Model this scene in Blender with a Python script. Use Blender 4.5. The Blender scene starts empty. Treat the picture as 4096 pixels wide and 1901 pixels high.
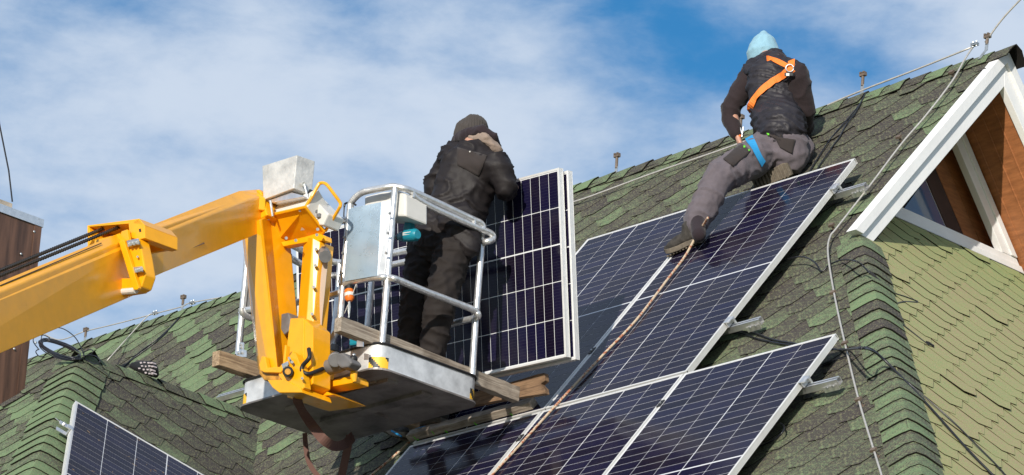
import bpy, bmesh, math, random
from mathutils import Vector as V, Matrix, Quaternion, noise
from mathutils.bvhtree import BVHTree
random.seed(7)
S = bpy.context.scene
C = S.collection
R_ = math.radians

# ------------------------------------------------------------------ camera, world, sun, exposure
FPX = 15500.0
BX = V((0.69975164, 0.71218267, 0.05606671))      # camera right in the world
BD = V((-0.21662650, 0.28632140, -0.93332364))    # camera down
BF = V((-0.68075003, 0.64094921, 0.35463151))     # camera forward
CAM = V((0, 0, 1.6))
cd = bpy.data.cameras.new('camera'); cam = bpy.data.objects.new('camera', cd); C.objects.link(cam)
cd.sensor_width = 36; cd.lens = FPX / 4096 * 36; cd.clip_start = 0.5; cd.clip_end = 3000
m = Matrix((( BX.x, -BD.x, -BF.x), (BX.y, -BD.y, -BF.y), (BX.z, -BD.z, -BF.z))).to_4x4()
m.translation = CAM
cam.matrix_world = m
S.camera = cam

SUN_EL, SUN_AZ = 15.5, -62.0                       # azimuth from +X
sdir = V((math.cos(R_(SUN_EL)) * math.cos(R_(SUN_AZ)), math.cos(R_(SUN_EL)) * math.sin(R_(SUN_AZ)), math.sin(R_(SUN_EL))))
sl = bpy.data.lights.new('sun', 'SUN'); sl.energy = 5.0; sl.angle = R_(0.5); sl.color = (1.0, 0.93, 0.82)
so = bpy.data.objects.new('sun', sl); C.objects.link(so)
so.rotation_euler = sdir.to_track_quat('Z', 'Y').to_euler(); so.location = (0, -30, 40)

W = bpy.data.worlds.new('World'); S.world = W; W.use_nodes = True
wn, wl = W.node_tree.nodes, W.node_tree.links
wn.clear()
wo = wn.new('ShaderNodeOutputWorld'); wb = wn.new('ShaderNodeBackground'); wb.inputs['Strength'].default_value = 0.075
sky = wn.new('ShaderNodeTexSky'); sky.sky_type = 'NISHITA'; sky.sun_disc = False
sky.sun_elevation = R_(SUN_EL); sky.sun_rotation = R_(90.0 - SUN_AZ)
sky.air_density = 1.0; sky.dust_density = 0.3; sky.ozone_density = 2.5
S.view_settings.view_transform = 'Standard'; S.view_settings.look = 'None'
S.view_settings.gamma = 1; S.view_settings.use_curve_mapping = False; S.view_settings.exposure = 0.0

def dpx(x, y):                                     # direction through a point of the photograph (2576 px wide copy)
    d = BX * ((x * 1.5901 - 2048) / FPX) + BD * ((y * 1.5901 - 950.5) / FPX) + BF
    return d.normalized()
def wmath(op, a, b=None, c=None):
    n = wn.new('ShaderNodeMath'); n.operation = op
    for i, v in enumerate((a, b, c)):
        if v is None: continue
        if isinstance(v, (int, float)): n.inputs[i].default_value = v
        else: wl.new(v, n.inputs[i])
    return n.outputs[0]
tc = wn.new('ShaderNodeTexCoord')
def wnoise(scale, detail, rough, dist, rot, stretch, off=(0, 0, 0)):
    mp = wn.new('ShaderNodeMapping'); mp.inputs['Rotation'].default_value = rot
    mp.inputs['Scale'].default_value = stretch; mp.inputs['Location'].default_value = off
    wl.new(tc.outputs['Generated'], mp.inputs[0])
    n = wn.new('ShaderNodeTexNoise'); n.inputs['Scale'].default_value = scale; n.inputs['Detail'].default_value = detail
    n.inputs['Roughness'].default_value = rough; n.inputs['Distortion'].default_value = dist
    wl.new(mp.outputs[0], n.inputs['Vector']); return n.outputs['Fac']
def patch(x, y, rx, amp):                          # a soft gap in, or bank of, cloud at a sky direction
    d = dpx(x, y)
    n = wn.new('ShaderNodeVectorMath'); n.operation = 'DISTANCE'; wl.new(tc.outputs['Generated'], n.inputs[0]); n.inputs[1].default_value = d
    q = wmath('DIVIDE', n.outputs['Value'], rx * 1.59 / FPX)
    q = wmath('POWER', q, 2.0); q = wmath('MULTIPLY', q, -1.0); q = wmath('EXPONENT', q)
    return wmath('MULTIPLY', q, amp)
n1 = wnoise(7.0, 9, 0.55, 0.3, (0.2, 0.5, 0.9), (1, 1.0, 2.6), (0.3, 0.1, 0.7))
n2 = wnoise(24.0, 9, 0.58, 0.12, (0.4, 0.2, 0.7), (1, 1, 2.2))
dens = wmath('ADD', wmath('MULTIPLY', n1, 1.15), wmath('MULTIPLY', n2, 1.25))
for (x, y, r, a) in [
    (1640, 95, 220, -0.38), (1880, 75, 200, -0.32), (2140, 120, 170, -0.30), (1420, 70, 190, -0.22), (2370, 150, 170, -0.25),
    (2480, 20, 220, 0.34), (2180, 10, 120, 0.30), (1850, -20, 130, 0.25), (1150, 230, 280, 0.12), (700, 230, 300, 0.12), (300, 230, 260, 0.06), (1500, 330, 260, 0.16), (2050, 240, 150, .10),
    (420, 0, 220, -0.18), (900, -10, 220, -0.18), (60, 40, 200, -0.05), (250, 200, 260, .14), (620, 300, 260, .08), (1200, 20, 150, -.15), (250, 600, 420, 0.18), (900, 330, 300, 0.14), (100, 300, 250, .08)]:
    dens = wmath('ADD', dens, patch(x, y, r, a))
mr = wn.new('ShaderNodeMapRange'); mr.inputs['From Min'].default_value = 0.68; mr.inputs['From Max'].default_value = 1.62
mr.interpolation_type = 'SMOOTHSTEP'
wl.new(dens, mr.inputs['Value'])
mx = wn.new('ShaderNodeMix'); mx.data_type = 'RGBA'
wl.new(mr.outputs[0], mx.inputs['Factor'])
hs = wn.new('ShaderNodeHueSaturation'); hs.inputs['Saturation'].default_value = 1.35; hs.inputs['Value'].default_value = 1.75
wl.new(sky.outputs[0], hs.inputs['Color'])
wl.new(hs.outputs[0], mx.inputs['A']); mx.inputs['B'].default_value = (8.0, 9.3, 11.2, 1)
wl.new(mx.outputs['Result'], wb.inputs['Color']); wl.new(wb.outputs[0], wo.inputs['Surface'])

# ------------------------------------------------------------------ survey helpers: a sight line met with a real plane
def on(x, y, p0, n):
    d = dpx(x, y); return CAM + d * ((V(p0) - CAM).dot(n) / d.dot(n))
def onx(x, y, X): return on(x, y, (X, 0, 0), V((1, 0, 0)))
def ony(x, y, Y): return on(x, y, (0, Y, 0), V((0, 1, 0)))
def onz(x, y, Z): return on(x, y, (0, 0, Z), V((0, 0, 1)))
def topx(p):
    q = V(p) - CAM; z = q.dot(BF)
    return ((q.dot(BX) / z * FPX + 2048) / 1.5901, (q.dot(BD) / z * FPX + 950.5) / 1.5901)

# ------------------------------------------------------------------ object helpers
def tag(o, label=None, cat=None, group=None, kind=None):
    if label: o['label'] = label
    if cat: o['category'] = cat
    if group: o['group'] = group
    if kind: o['kind'] = kind
    return o
def empty(name, loc=(0, 0, 0), mat=None):
    o = bpy.data.objects.new(name, None); C.objects.link(o)
    o.empty_display_size = 0.1
    if mat is not None: o.matrix_world = mat
    else: o.location = loc
    return o
class MB:
    def __init__(s): s.v = []; s.f = []; s.mi = []; s.tone = []; s.uv = None
    def add(s, vs, fs, mi=0):
        b = len(s.v); s.v += [V(p) for p in vs]; s.f += [tuple(i + b for i in f) for f in fs]; s.mi += [mi] * len(fs); return s
    def box(s, o, a, b, c, mi=0):                  # corner o and three edge vectors
        o, a, b, c = V(o), V(a), V(b), V(c)
        if a.cross(b).dot(c) < 0: a, b = b, a
        vs = [o, o + a, o + a + b, o + b, o + c, o + a + c, o + a + b + c, o + b + c]
        return s.add(vs, [(3, 2, 1, 0), (4, 5, 6, 7), (0, 1, 5, 4), (1, 2, 6, 5), (2, 3, 7, 6), (3, 0, 4, 7)], mi)
    def cbox(s, c, a, b, d, mi=0):                 # centre and three half-vectors
        c, a, b, d = V(c), V(a), V(b), V(d); return s.box(c - a - b - d, a * 2, b * 2, d * 2, mi)
    def prism(s, pts, t, mi=0):                    # outline and thickness vector
        pts = [V(p) for p in pts]; t = V(t); n = len(pts)
        nr = V((0, 0, 0))
        for i in range(n): nr += pts[i].cross(pts[(i + 1) % n])
        if nr.dot(t) > 0: pts.reverse()
        vs = pts + [p + t for p in pts]
        fs = [tuple(range(n)), tuple(range(2 * n - 1, n - 1, -1))]
        fs += [(i, i + n, (i + 1) % n + n, (i + 1) % n) for i in range(n)]
        return s.add(vs, fs, mi)
    def tube(s, pts, r, n=8, mi=0, ends=True):
        pts = [V(p) for p in pts]; rs = r if isinstance(r, (list, tuple)) else [r] * len(pts)
        t0 = (pts[1] - pts[0]).normalized(); up = V((0, 0, 1)) if abs(t0.z) < 0.9 else V((1, 0, 0))
        u = t0.cross(up).normalized(); vs = []
        for i, p in enumerate(pts):
            t = (pts[min(i + 1, len(pts) - 1)] - pts[max(i - 1, 0)])
            if t.length < 1e-9: t = t0
            t.normalize(); u = (u - t * u.dot(t)).normalized(); w = t.cross(u)
            for k in range(n):
                a = 2 * math.pi * k / n; vs.append(p + (u * math.cos(a) + w * math.sin(a)) * rs[i])
        fs = [(i * n + k, i * n + (k + 1) % n, (i + 1) * n + (k + 1) % n, (i + 1) * n + k) for i in range(len(pts) - 1) for k in range(n)]
        if ends: fs += [tuple(range(n - 1, -1, -1)), tuple(range((len(pts) - 1) * n, len(pts) * n))]
        return s.add(vs, fs, mi)
    def ribbon(s, pts, wid, nrm, th=0.003, mi=0):  # a strap: centre line, width, outward direction(s)
        pts = [V(p) for p in pts]; vs = []
        for i, p in enumerate(pts):
            t = (pts[min(i + 1, len(pts) - 1)] - pts[max(i - 1, 0)]).normalized()
            nn = V(nrm[i]) if isinstance(nrm, list) else V(nrm)
            nn = (nn - t * nn.dot(t)).normalized(); w = t.cross(nn) * wid / 2
            vs += [p - w, p + w, p + w + nn * th, p - w + nn * th]
        fs = []
        for i in range(len(pts) - 1):
            a, b = i * 4, i * 4 + 4
            for k in range(4): fs.append((a + k, b + k, b + (k + 1) % 4, a + (k + 1) % 4))
        fs += [(0, 1, 2, 3), tuple(len(vs) - 1 - k for k in range(4))]
        return s.add(vs, fs, mi)
    def sphere(s, c, r, n=8, mi=0, scale=(1, 1, 1)):
        vs = []; c = V(c)
        for i in range(n + 1):
            th = math.pi * i / n
            for k in range(2 * n):
                ph = math.pi * k / n
                vs.append(c + V((math.sin(th) * math.cos(ph) * r * scale[0], math.sin(th) * math.sin(ph) * r * scale[1], math.cos(th) * r * scale[2])))
        fs = [(i * 2 * n + k, (i + 1) * 2 * n + k, (i + 1) * 2 * n + (k + 1) % (2 * n), i * 2 * n + (k + 1) % (2 * n)) for i in range(n) for k in range(2 * n)]
        return s.add(vs, fs, mi)
    def build(s, name, mat, parent=None, smooth=False, bevel=0, local=None, autosmooth=None):
        me = bpy.data.meshes.new(name)
        vs = s.v
        if local is not None:
            inv = local.inverted(); vs = [inv @ p for p in vs]
        me.from_pydata([tuple(p) for p in vs], [], s.f)
        for mt in (mat if isinstance(mat, (list, tuple)) else [mat]): me.materials.append(mt)
        for p, i in zip(me.polygons, s.mi): p.material_index = i
        me.validate(); me.update()
        bm = bmesh.new(); bm.from_mesh(me); bmesh.ops.recalc_face_normals(bm, faces=bm.faces); bm.to_mesh(me); bm.free()
        if smooth: me.shade_smooth()
        if autosmooth: 
            me.shade_smooth(); 
            try: me.set_sharp_from_angle(angle=R_(autosmooth))
            except Exception: pass
        o = bpy.data.objects.new(name, me); C.objects.link(o)
        if parent: o.parent = parent
        if parent and local is None:                # vertices are in world space: undo the parent's transform
            o.matrix_parent_inverse = wmat(parent).inverted()
        if bevel:
            b = o.modifiers.new('bevel', 'BEVEL'); b.width = bevel; b.segments = 2; b.limit_method = 'ANGLE'; b.angle_limit = R_(40)
        return o
def wmat(o):
    m = o.matrix_basis.copy()
    if o.parent: m = wmat(o.parent) @ o.matrix_parent_inverse @ m
    return m
def smoothpath(p, k=6):
    p = [V(q) for q in p]; P = [p[0] * 2 - p[1]] + p + [p[-1] * 2 - p[-2]]; out = []
    for i in range(1, len(P) - 2):
        a, b, c, d = P[i - 1], P[i], P[i + 1], P[i + 2]
        for j in range(k):
            t = j / k
            out.append(0.5 * ((2 * b) + (c - a) * t + (2 * a - 5 * b + 4 * c - d) * t * t + (3 * b - a - 3 * c + d) * t ** 3))
    out.append(p[-1]); return out

# ------------------------------------------------------------------ materials
def mat(name, col, rough=0.6, metal=0.0, noise_s=None, noise_a=0.15, bump=0.0, bump_s=200, coat=0.0, spec=None, stretch=(1, 1, 1), coord='Object', sheen=0.0):
    mt = bpy.data.materials.new(name); mt.use_nodes = True
    n, l = mt.node_tree.nodes, mt.node_tree.links; b = n['Principled BSDF']
    b.inputs['Base Color'].default_value = (*col, 1); b.inputs['Roughness'].default_value = rough; b.inputs['Metallic'].default_value = metal
    b.inputs['Coat Weight'].default_value = coat; b.inputs['Coat Roughness'].default_value = 0.08
    if sheen: b.inputs['Sheen Weight'].default_value = sheen
    if spec is not None: b.inputs['Specular IOR Level'].default_value = spec
    tcn = n.new('ShaderNodeTexCoord'); mp = n.new('ShaderNodeMapping'); mp.inputs['Scale'].default_value = stretch
    l.new(tcn.outputs[coord], mp.inputs[0])
    if noise_s:
        nz = n.new('ShaderNodeTexNoise'); nz.inputs['Scale'].default_value = noise_s; nz.inputs['Detail'].default_value = 8; nz.inputs['Roughness'].default_value = 0.6
        l.new(mp.outputs[0], nz.inputs['Vector'])
        r = n.new('ShaderNodeValToRGB'); r.color_ramp.elements[0].position = 0.3; r.color_ramp.elements[1].position = 0.72
        r.color_ramp.elements[0].color = (*[c * (1 - noise_a) for c in col], 1); r.color_ramp.elements[1].color = (*[min(1, c * (1 + noise_a)) for c in col], 1)
        l.new(nz.outputs['Fac'], r.inputs[0]); l.new(r.outputs[0], b.inputs['Base Color'])
        rr = n.new('ShaderNodeMapRange'); rr.inputs['To Min'].default_value = max(0, rough - 0.12); rr.inputs['To Max'].default_value = min(1, rough + 0.12)
        l.new(nz.outputs['Fac'], rr.inputs['Value']); l.new(rr.outputs[0], b.inputs['Roughness'])
    if bump:
        nb = n.new('ShaderNodeTexNoise'); nb.inputs['Scale'].default_value = bump_s; nb.inputs['Detail'].default_value = 6
        l.new(mp.outputs[0], nb.inputs['Vector'])
        bp = n.new('ShaderNodeBump'); bp.inputs['Strength'].default_value = bump; bp.inputs['Distance'].default_value = 0.003
        l.new(nb.outputs['Fac'], bp.inputs['Height']); l.new(bp.outputs[0], b.inputs['Normal'])
    return mt

def shingle_material(name, dark, light, third=None):
    mt = bpy.data.materials.new(name); mt.use_nodes = True
    n, l = mt.node_tree.nodes, mt.node_tree.links; b = n['Principled BSDF']
    b.inputs['Roughness'].default_value = 0.92; b.inputs['Specular IOR Level'].default_value = 0.25
    at = n.new('ShaderNodeAttribute'); at.attribute_name = 'tone'
    tcn = n.new('ShaderNodeTexCoord')
    g1 = n.new('ShaderNodeTexNoise'); g1.inputs['Scale'].default_value = 120; g1.inputs['Detail'].default_value = 3; g1.inputs['Roughness'].default_value = 0.7
    g2 = n.new('ShaderNodeTexNoise'); g2.inputs['Scale'].default_value = 18; g2.inputs['Detail'].default_value = 5
    g3 = n.new('ShaderNodeTexNoise'); g3.inputs['Scale'].default_value = 2.2; g3.inputs['Detail'].default_value = 4
    g4 = n.new('ShaderNodeTexVoronoi'); g4.inputs['Scale'].default_value = 130
    for g in (g1, g2, g3, g4): l.new(tcn.outputs['Object'], g.inputs['Vector'])
    def mm(op, a, c):
        q = n.new('ShaderNodeMath'); q.operation = op
        for i, v in enumerate((a, c)):
            if isinstance(v, (int, float)): q.inputs[i].default_value = v
            else: l.new(v, q.inputs[i])
        return q.outputs[0]
    s1 = mm('MULTIPLY', mm('SUBTRACT', g1.outputs['Fac'], 0.5), 3.4)
    s2 = mm('MULTIPLY', mm('SUBTRACT', g2.outputs['Fac'], 0.5), 1.0)
    s3 = mm('MULTIPLY', mm('SUBTRACT', g3.outputs['Fac'], 0.5), 0.5)
    f = mm('ADD', at.outputs['Fac'], mm('ADD', s1, mm('ADD', s2, s3)))
    cl = n.new('ShaderNodeClamp'); l.new(f, cl.inputs[0])
    rp = n.new('ShaderNodeValToRGB'); e = rp.color_ramp.elements
    e[0].position = 0.0; e[0].color = (*dark, 1); e[1].position = 1.0; e[1].color = (*light, 1)
    if third: x = e.new(0.5); x.color = (*third, 1)
    l.new(cl.outputs[0], rp.inputs[0])
    # odd granules of another colour, scattered
    vr = n.new('ShaderNodeSeparateColor'); l.new(g4.outputs['Color'], vr.inputs[0])
    gt = mm('GREATER_THAN', vr.outputs[0], 0.8)
    mix = n.new('ShaderNodeMix'); mix.data_type = 'RGBA'; l.new(mm('MULTIPLY', gt, 0.38), mix.inputs['Factor'])
    l.new(rp.outputs[0], mix.inputs['A']); mix.inputs['B'].default_value = (light[0] * 1.5 + .04, light[1] * 1.1 + .02, light[2] * 1.1 + .02, 1)
    ea = n.new('ShaderNodeAttribute'); ea.attribute_name = 'edge'        # the cut bitumen edge is black
    ee = n.new('ShaderNodeMapRange'); ee.inputs['From Min'].default_value = 0.02; ee.inputs['From Max'].default_value = 0.3; l.new(ea.outputs['Fac'], ee.inputs['Value'])
    mix2 = n.new('ShaderNodeMix'); mix2.data_type = 'RGBA'; l.new(ee.outputs[0], mix2.inputs['Factor']); l.new(mix.outputs['Result'], mix2.inputs['A']); mix2.inputs['B'].default_value = (.008, .007, .006, 1)
    l.new(mix2.outputs['Result'], b.inputs['Base Color'])
    bp = n.new('ShaderNodeBump'); bp.inputs['Strength'].default_value = 0.55; bp.inputs['Distance'].default_value = 0.002
    l.new(g1.outputs['Fac'], bp.inputs['Height']); l.new(bp.outputs[0], b.inputs['Normal'])
    return mt
M_SH = shingle_material('green_shingle', (0.052, 0.043, 0.043), (0.150, 0.222, 0.115), (0.088, 0.092, 0.066))
M_SHR = shingle_material('grazing_lit_shingle', (0.36, 0.255, 0.17), (0.24, 0.31, 0.135), (0.32, 0.32, 0.145))  # paler tan mix: washed-out look of grazing sun put into the colour
M_DECK = mat('roof_felt', (0.02, 0.018, 0.016), 0.95)
M_WHITE = mat('white_paint', (0.80, 0.80, 0.80), 0.45, noise_s=6, noise_a=0.06, bump=0.25, bump_s=60)
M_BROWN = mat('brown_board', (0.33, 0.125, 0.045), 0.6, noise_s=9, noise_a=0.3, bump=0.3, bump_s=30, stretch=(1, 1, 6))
M_DBROWN = mat('shaded_board', (0.055, 0.028, 0.022), 0.65, noise_s=9, noise_a=0.35)  # darker copy of the brown board, gable shade put into the colour
M_PANE = mat('window_glass', (0.03, 0.10, 0.22), 0.06, spec=0.8)  # blue of the reflected sky is put into the base colour
M_ALU = mat('aluminium', (0.80, 0.80, 0.80), 0.34, 0.85, noise_s=25, noise_a=0.12, bump=0.1, bump_s=90)
M_ALUF = mat('anodised_frame', (0.78, 0.78, 0.77), 0.42, 0.35, noise_s=14, noise_a=0.05)
M_BACK = mat('backsheet', (0.72, 0.73, 0.76), 0.25, coat=0.6)
M_TUBE = mat('tube_alloy', (0.74, 0.74, 0.74), 0.33, 0.75, noise_s=30, noise_a=0.2, bump=0.15, bump_s=120)
M_YEL = mat('yellow_paint', (0.82, 0.37, 0.004), 0.32, noise_s=11, noise_a=0.08, coat=0.25, bump=0.04, bump_s=40)
M_YELD = mat('worn_yellow', (0.45, 0.22, 0.03), 0.55, noise_s=14, noise_a=0.7)
M_BLACK = mat('black_rubber', (0.015, 0.015, 0.016), 0.5, spec=0.4)
M_CABLE = mat('black_cable', (0.012, 0.013, 0.018), 0.32)
M_CHAIN = mat('oily_chain', (0.06, 0.045, 0.03), 0.45, 0.5)
M_GREY = mat('grey_plastic', (0.16, 0.16, 0.165), 0.45, noise_s=20, noise_a=0.15)
M_LGREY = mat('light_plastic', (0.62, 0.61, 0.58), 0.45, noise_s=10, noise_a=0.06)
M_STEEL = mat('galvanised_steel', (0.55, 0.57, 0.58), 0.4, 0.8, noise_s=40, noise_a=0.2)
M_HOLD = mat('brown_holder', (0.14, 0.105, 0.08), 0.55, noise_s=40, noise_a=0.3)
M_WIRE = mat('grey_wire', (0.52, 0.50, 0.47), 0.5, 0.4, noise_s=60, noise_a=0.15)
M_CHIM = mat('chimney_metal', (0.10, 0.052, 0.034), 0.5, noise_s=3.0, noise_a=0.6, stretch=(6, 6, 0.5))
M_STRAP = mat('brown_strap', (0.105, 0.05, 0.038), 0.8, bump=0.4, bump_s=150)
M_BEIGE = mat('beige_strap', (0.42, 0.33, 0.26), 0.85, bump=0.4, bump_s=150)
M_ORANGE = mat('orange_webbing', (0.82, 0.20, 0.025), 0.7, bump=0.3, bump_s=300)
M_BLUEW = mat('blue_webbing', (0.02, 0.26, 0.55), 0.6, bump=0.3, bump_s=300)
M_TEAL = mat('teal_plastic', (0.01, 0.22, 0.30), 0.4)
M_OPLAS = mat('orange_plastic', (0.75, 0.17, 0.02), 0.35)
M_GROUND = mat('ground', (0.16, 0.17, 0.10), 0.95, noise_s=0.6, noise_a=0.4)
M_WALL = mat('plaster', (0.55, 0.50, 0.42), 0.9, noise_s=3, noise_a=0.1)
M_SKIN = mat('skin', (0.50, 0.27, 0.19), 0.5)

def wood_material(name, col, dark):
    mt = bpy.data.materials.new(name); mt.use_nodes = True
    n, l = mt.node_tree.nodes, mt.node_tree.links; b = n['Principled BSDF']; b.inputs['Roughness'].default_value = 0.85
    at = n.new('ShaderNodeTexCoord'); mp = n.new('ShaderNodeMapping'); mp.inputs['Scale'].default_value = (1.2, 26, 26)
    l.new(at.outputs['Object'], mp.inputs[0])
    nz = n.new('ShaderNodeTexNoise'); nz.inputs['Scale'].default_value = 3.0; nz.inputs['Detail'].default_value = 9; nz.inputs['Roughness'].default_value = 0.65; nz.inputs['Distortion'].default_value = 0.8
    l.new(mp.outputs[0], nz.inputs['Vector'])
    n2 = n.new('ShaderNodeTexNoise'); n2.inputs['Scale'].default_value = 7; n2.inputs['Detail'].default_value = 5; l.new(at.outputs['Object'], n2.inputs['Vector'])
    r = n.new('ShaderNodeValToRGB'); e = r.color_ramp.elements
    e[0].position = 0.33; e[0].color = (*dark, 1); e[1].position = 0.62; e[1].color = (*col, 1)
    l.new(nz.outputs['Fac'], r.inputs[0])
    r2 = n.new('ShaderNodeValToRGB'); r2.color_ramp.elements[0].position = 0.3; r2.color_ramp.elements[0].color = (.35, .33, .3, 1); r2.color_ramp.elements[1].position = 0.5
    l.new(n2.outputs['Fac'], r2.inputs[0])
    mx_ = n.new('ShaderNodeMix'); mx_.data_type = 'RGBA'; mx_.blend_type = 'MULTIPLY'; mx_.inputs['Factor'].default_value = 0.8
    l.new(r.outputs[0], mx_.inputs['A']); l.new(r2.outputs[0], mx_.inputs['B']); l.new(mx_.outputs['Result'], b.inputs['Base Color'])
    bp = n.new('ShaderNodeBump'); bp.inputs['Strength'].default_value = 0.8; bp.inputs['Distance'].default_value = 0.004
    l.new(nz.outputs['Fac'], bp.inputs['Height']); l.new(bp.outputs[0], b.inputs['Normal'])
    return mt
M_WOOD = wood_material('weathered_timber', (0.46, 0.34, 0.22), (0.16, 0.10, 0.06))
M_WOODG = wood_material('grey_timber', (0.42, 0.36, 0.29), (0.16, 0.12, 0.09))
M_WOODD = wood_material('dark_timber', (0.26, 0.16, 0.09), (0.09, 0.05, 0.03))

def cell_material():
    mt = bpy.data.materials.new('solar_cell'); mt.use_nodes = True
    n, l = mt.node_tree.nodes, mt.node_tree.links; b = n['Principled BSDF']
    b.inputs['Roughness'].default_value = 0.12; b.inputs['Specular IOR Level'].default_value = 0.13
    b.inputs['Coat Weight'].default_value = 0.0; b.inputs['Coat Roughness'].default_value = 0.06
    at = n.new('ShaderNodeTexCoord'); sp = n.new('ShaderNodeSeparateXYZ'); l.new(at.outputs['Object'], sp.inputs[0])
    def mm(op, a, c):
        q = n.new('ShaderNodeMath'); q.operation = op
        for i, v in enumerate((a, c)):
            if isinstance(v, (int, float)): q.inputs[i].default_value = v
            else: l.new(v, q.inputs[i])
        return q.outputs[0]
    # fine wires every 17.5 mm along the long side of the module
    fr = mm('ABSOLUTE', mm('SUBTRACT', mm('FRACT', mm('DIVIDE', sp.outputs[0], 0.0175), 0), 0.5), 0)
    w = mm('LESS_THAN', fr, 0.035)
    rnd = n.new('ShaderNodeObjectInfo')
    mixa = n.new('ShaderNodeMix'); mixa.data_type = 'RGBA'; l.new(rnd.outputs['Random'], mixa.inputs['Factor'])
    mixa.inputs['A'].default_value = (0.006, 0.004, 0.013, 1); mixa.inputs['B'].default_value = (0.008, 0.007, 0.030, 1)
    mix = n.new('ShaderNodeMix'); mix.data_type = 'RGBA'; l.new(mm('MULTIPLY', w, 0.10), mix.inputs['Factor'])
    l.new(mixa.outputs['Result'], mix.inputs['A']); mix.inputs['B'].default_value = (0.25, 0.25, 0.3, 1)
    ge = n.new('ShaderNodeNewGeometry'); du_ = n.new('ShaderNodeTexNoise'); du_.inputs['Scale'].default_value = 2.6; du_.inputs['Detail'].default_value = 8; du_.inputs['Roughness'].default_value = 0.7; du_.inputs['Distortion'].default_value = 0.8
    l.new(ge.outputs['Position'], du_.inputs['Vector']); dr_ = n.new('ShaderNodeMapRange'); dr_.inputs['From Min'].default_value = 0.45; dr_.inputs['From Max'].default_value = 0.8; dr_.inputs['To Max'].default_value = 0.10; l.new(du_.outputs['Fac'], dr_.inputs['Value'])
    dm = n.new('ShaderNodeMix'); dm.data_type = 'RGBA'; l.new(dr_.outputs[0], dm.inputs['Factor']); l.new(mix.outputs['Result'], dm.inputs['A']); dm.inputs['B'].default_value = (0.16, 0.12, 0.10, 1)
    l.new(dm.outputs['Result'], b.inputs['Base Color'])
    return mt
M_CELL = cell_material()

# ------------------------------------------------------------------ the setting: ground
g = MB(); g.add([(-400, -400, 0), (400, -400, 0), (400, 400, 0), (-400, 400, 0)], [(0, 1, 2, 3)]); tag(g.build('ground', M_GROUND), kind='structure')

# ------------------------------------------------------------------ the house: roof planes
PV0 = V((-16.22193, 14.55654, 8.52152)); NM = V((0, -0.783114, 0.621878)); DM = V((0, -0.621878, -0.783114)); UX = V((1, 0, 0)); UY = V((0, 1, 0)); UZ = V((0, 0, 1))
PM = PV0 - NM * 0.14
RY = 16.80; RZ = PM.z + (RY - PM.y) * 0.783114 / 0.621878
NB = V((0, 0.783114, 0.621878)); DB = V((0, 0.621878, -0.783114))
ND = V((0.732437, 0, 0.680835)); DD = V((0.680835, 0, -0.732437)); TIP = V((-18.716, 13.957, 9.4266))
NDW = V((-0.732437, 0, 0.680835)); DDW = V((-0.680835, 0, -0.732437))
NF = V((0, -0.743, 0.670)).normalized(); DF = V((0, -NF.z, NF.y)); DF = V((0, -0.670, -0.743)).normalized()
H0 = V((-13.60, 15.52, 9.51)); H1 = V((-11.62, 13.75, 7.28)); HD = (H1 - H0).normalized()
NR = V((0.7477, 0, 0.6640)); DR = V((0.6640, 0, -0.7477))
RO = V((H0.x, 0, H0.z))
def onM(x, y, off=0.0): return on(x, y, PM + NM * off, NM)
def onR(x, y, off=0.0): return on(x, y, H0 + NR * off, NR)
def onD(x, y, off=0.0): return on(x, y, TIP + ND * off, ND)

house = empty('house', (-17, 17, 0)); tag(house, 'steep house roof of green hexagonal shingles with a white gable', 'house')
EAVE = 6.3
def eave_on(p, d): return p + d * ((p.z - EAVE) / -d.z)
def deck(name, pts, n):
    s = MB(); s.prism([p - n * 0.006 for p in pts], -n * 0.09); return s.build(name, M_DECK, house)
hb = eave_on(H0, HD); RB = V((-24.6, RY, RZ)); RA = V((-13.66, RY, RZ))
RLx = lambda z, y: None
main_pts = [RB, RA, V((-13.62, H0.y, H0.z)), hb, V((-24.6, hb.y, EAVE))]
main = deck('roof_slope', main_pts, NM)
hbb = V((hb.x, 2 * RY - hb.y, EAVE)); H0b = V((H0.x, 2 * RY - H0.y, H0.z))
back = deck('roof_slope', [RA, RB, V((-24.6, hbb.y, EAVE)), hbb, H0b], NB)
top = V((-14.08, 0, H0.z + 0.48 * 0.7477 / 0.664))
end = deck('roof_slope', [V((top.x, 15.96, top.z)), V((top.x, 2 * RY - 15.96, top.z)), H0b, hbb, hb, H0], NR)
hipd = V((1.23, -1.19, -1.32)).normalized(); hipl = V((-1.23, -1.19, -1.32)).normalized()
dormE = deck('roof_slope', [TIP, eave_on(TIP, hipd), V((eave_on(TIP, hipd).x, 15.9, EAVE)), V((TIP.x, 15.9, TIP.z))], ND)
dormW = deck('roof_slope', [TIP, eave_on(TIP, hipl), V((eave_on(TIP, hipl).x, 15.9, EAVE)), V((TIP.x, 15.9, TIP.z))], NDW)
dormF = deck('roof_slope', [TIP, eave_on(TIP, hipd), eave_on(TIP, hipl)], NF)
s = MB(); s.box((-24.2, 13.9, 0), (12.6, 0, 0), (0, 5.8, 0), (0, 0, 6.8)); s.box((-21.0, 11.9, 0), (4.6, 0, 0), (0, 2.3, 0), (0, 0, 6.6)); s.build('wall', M_WALL, house)

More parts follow.
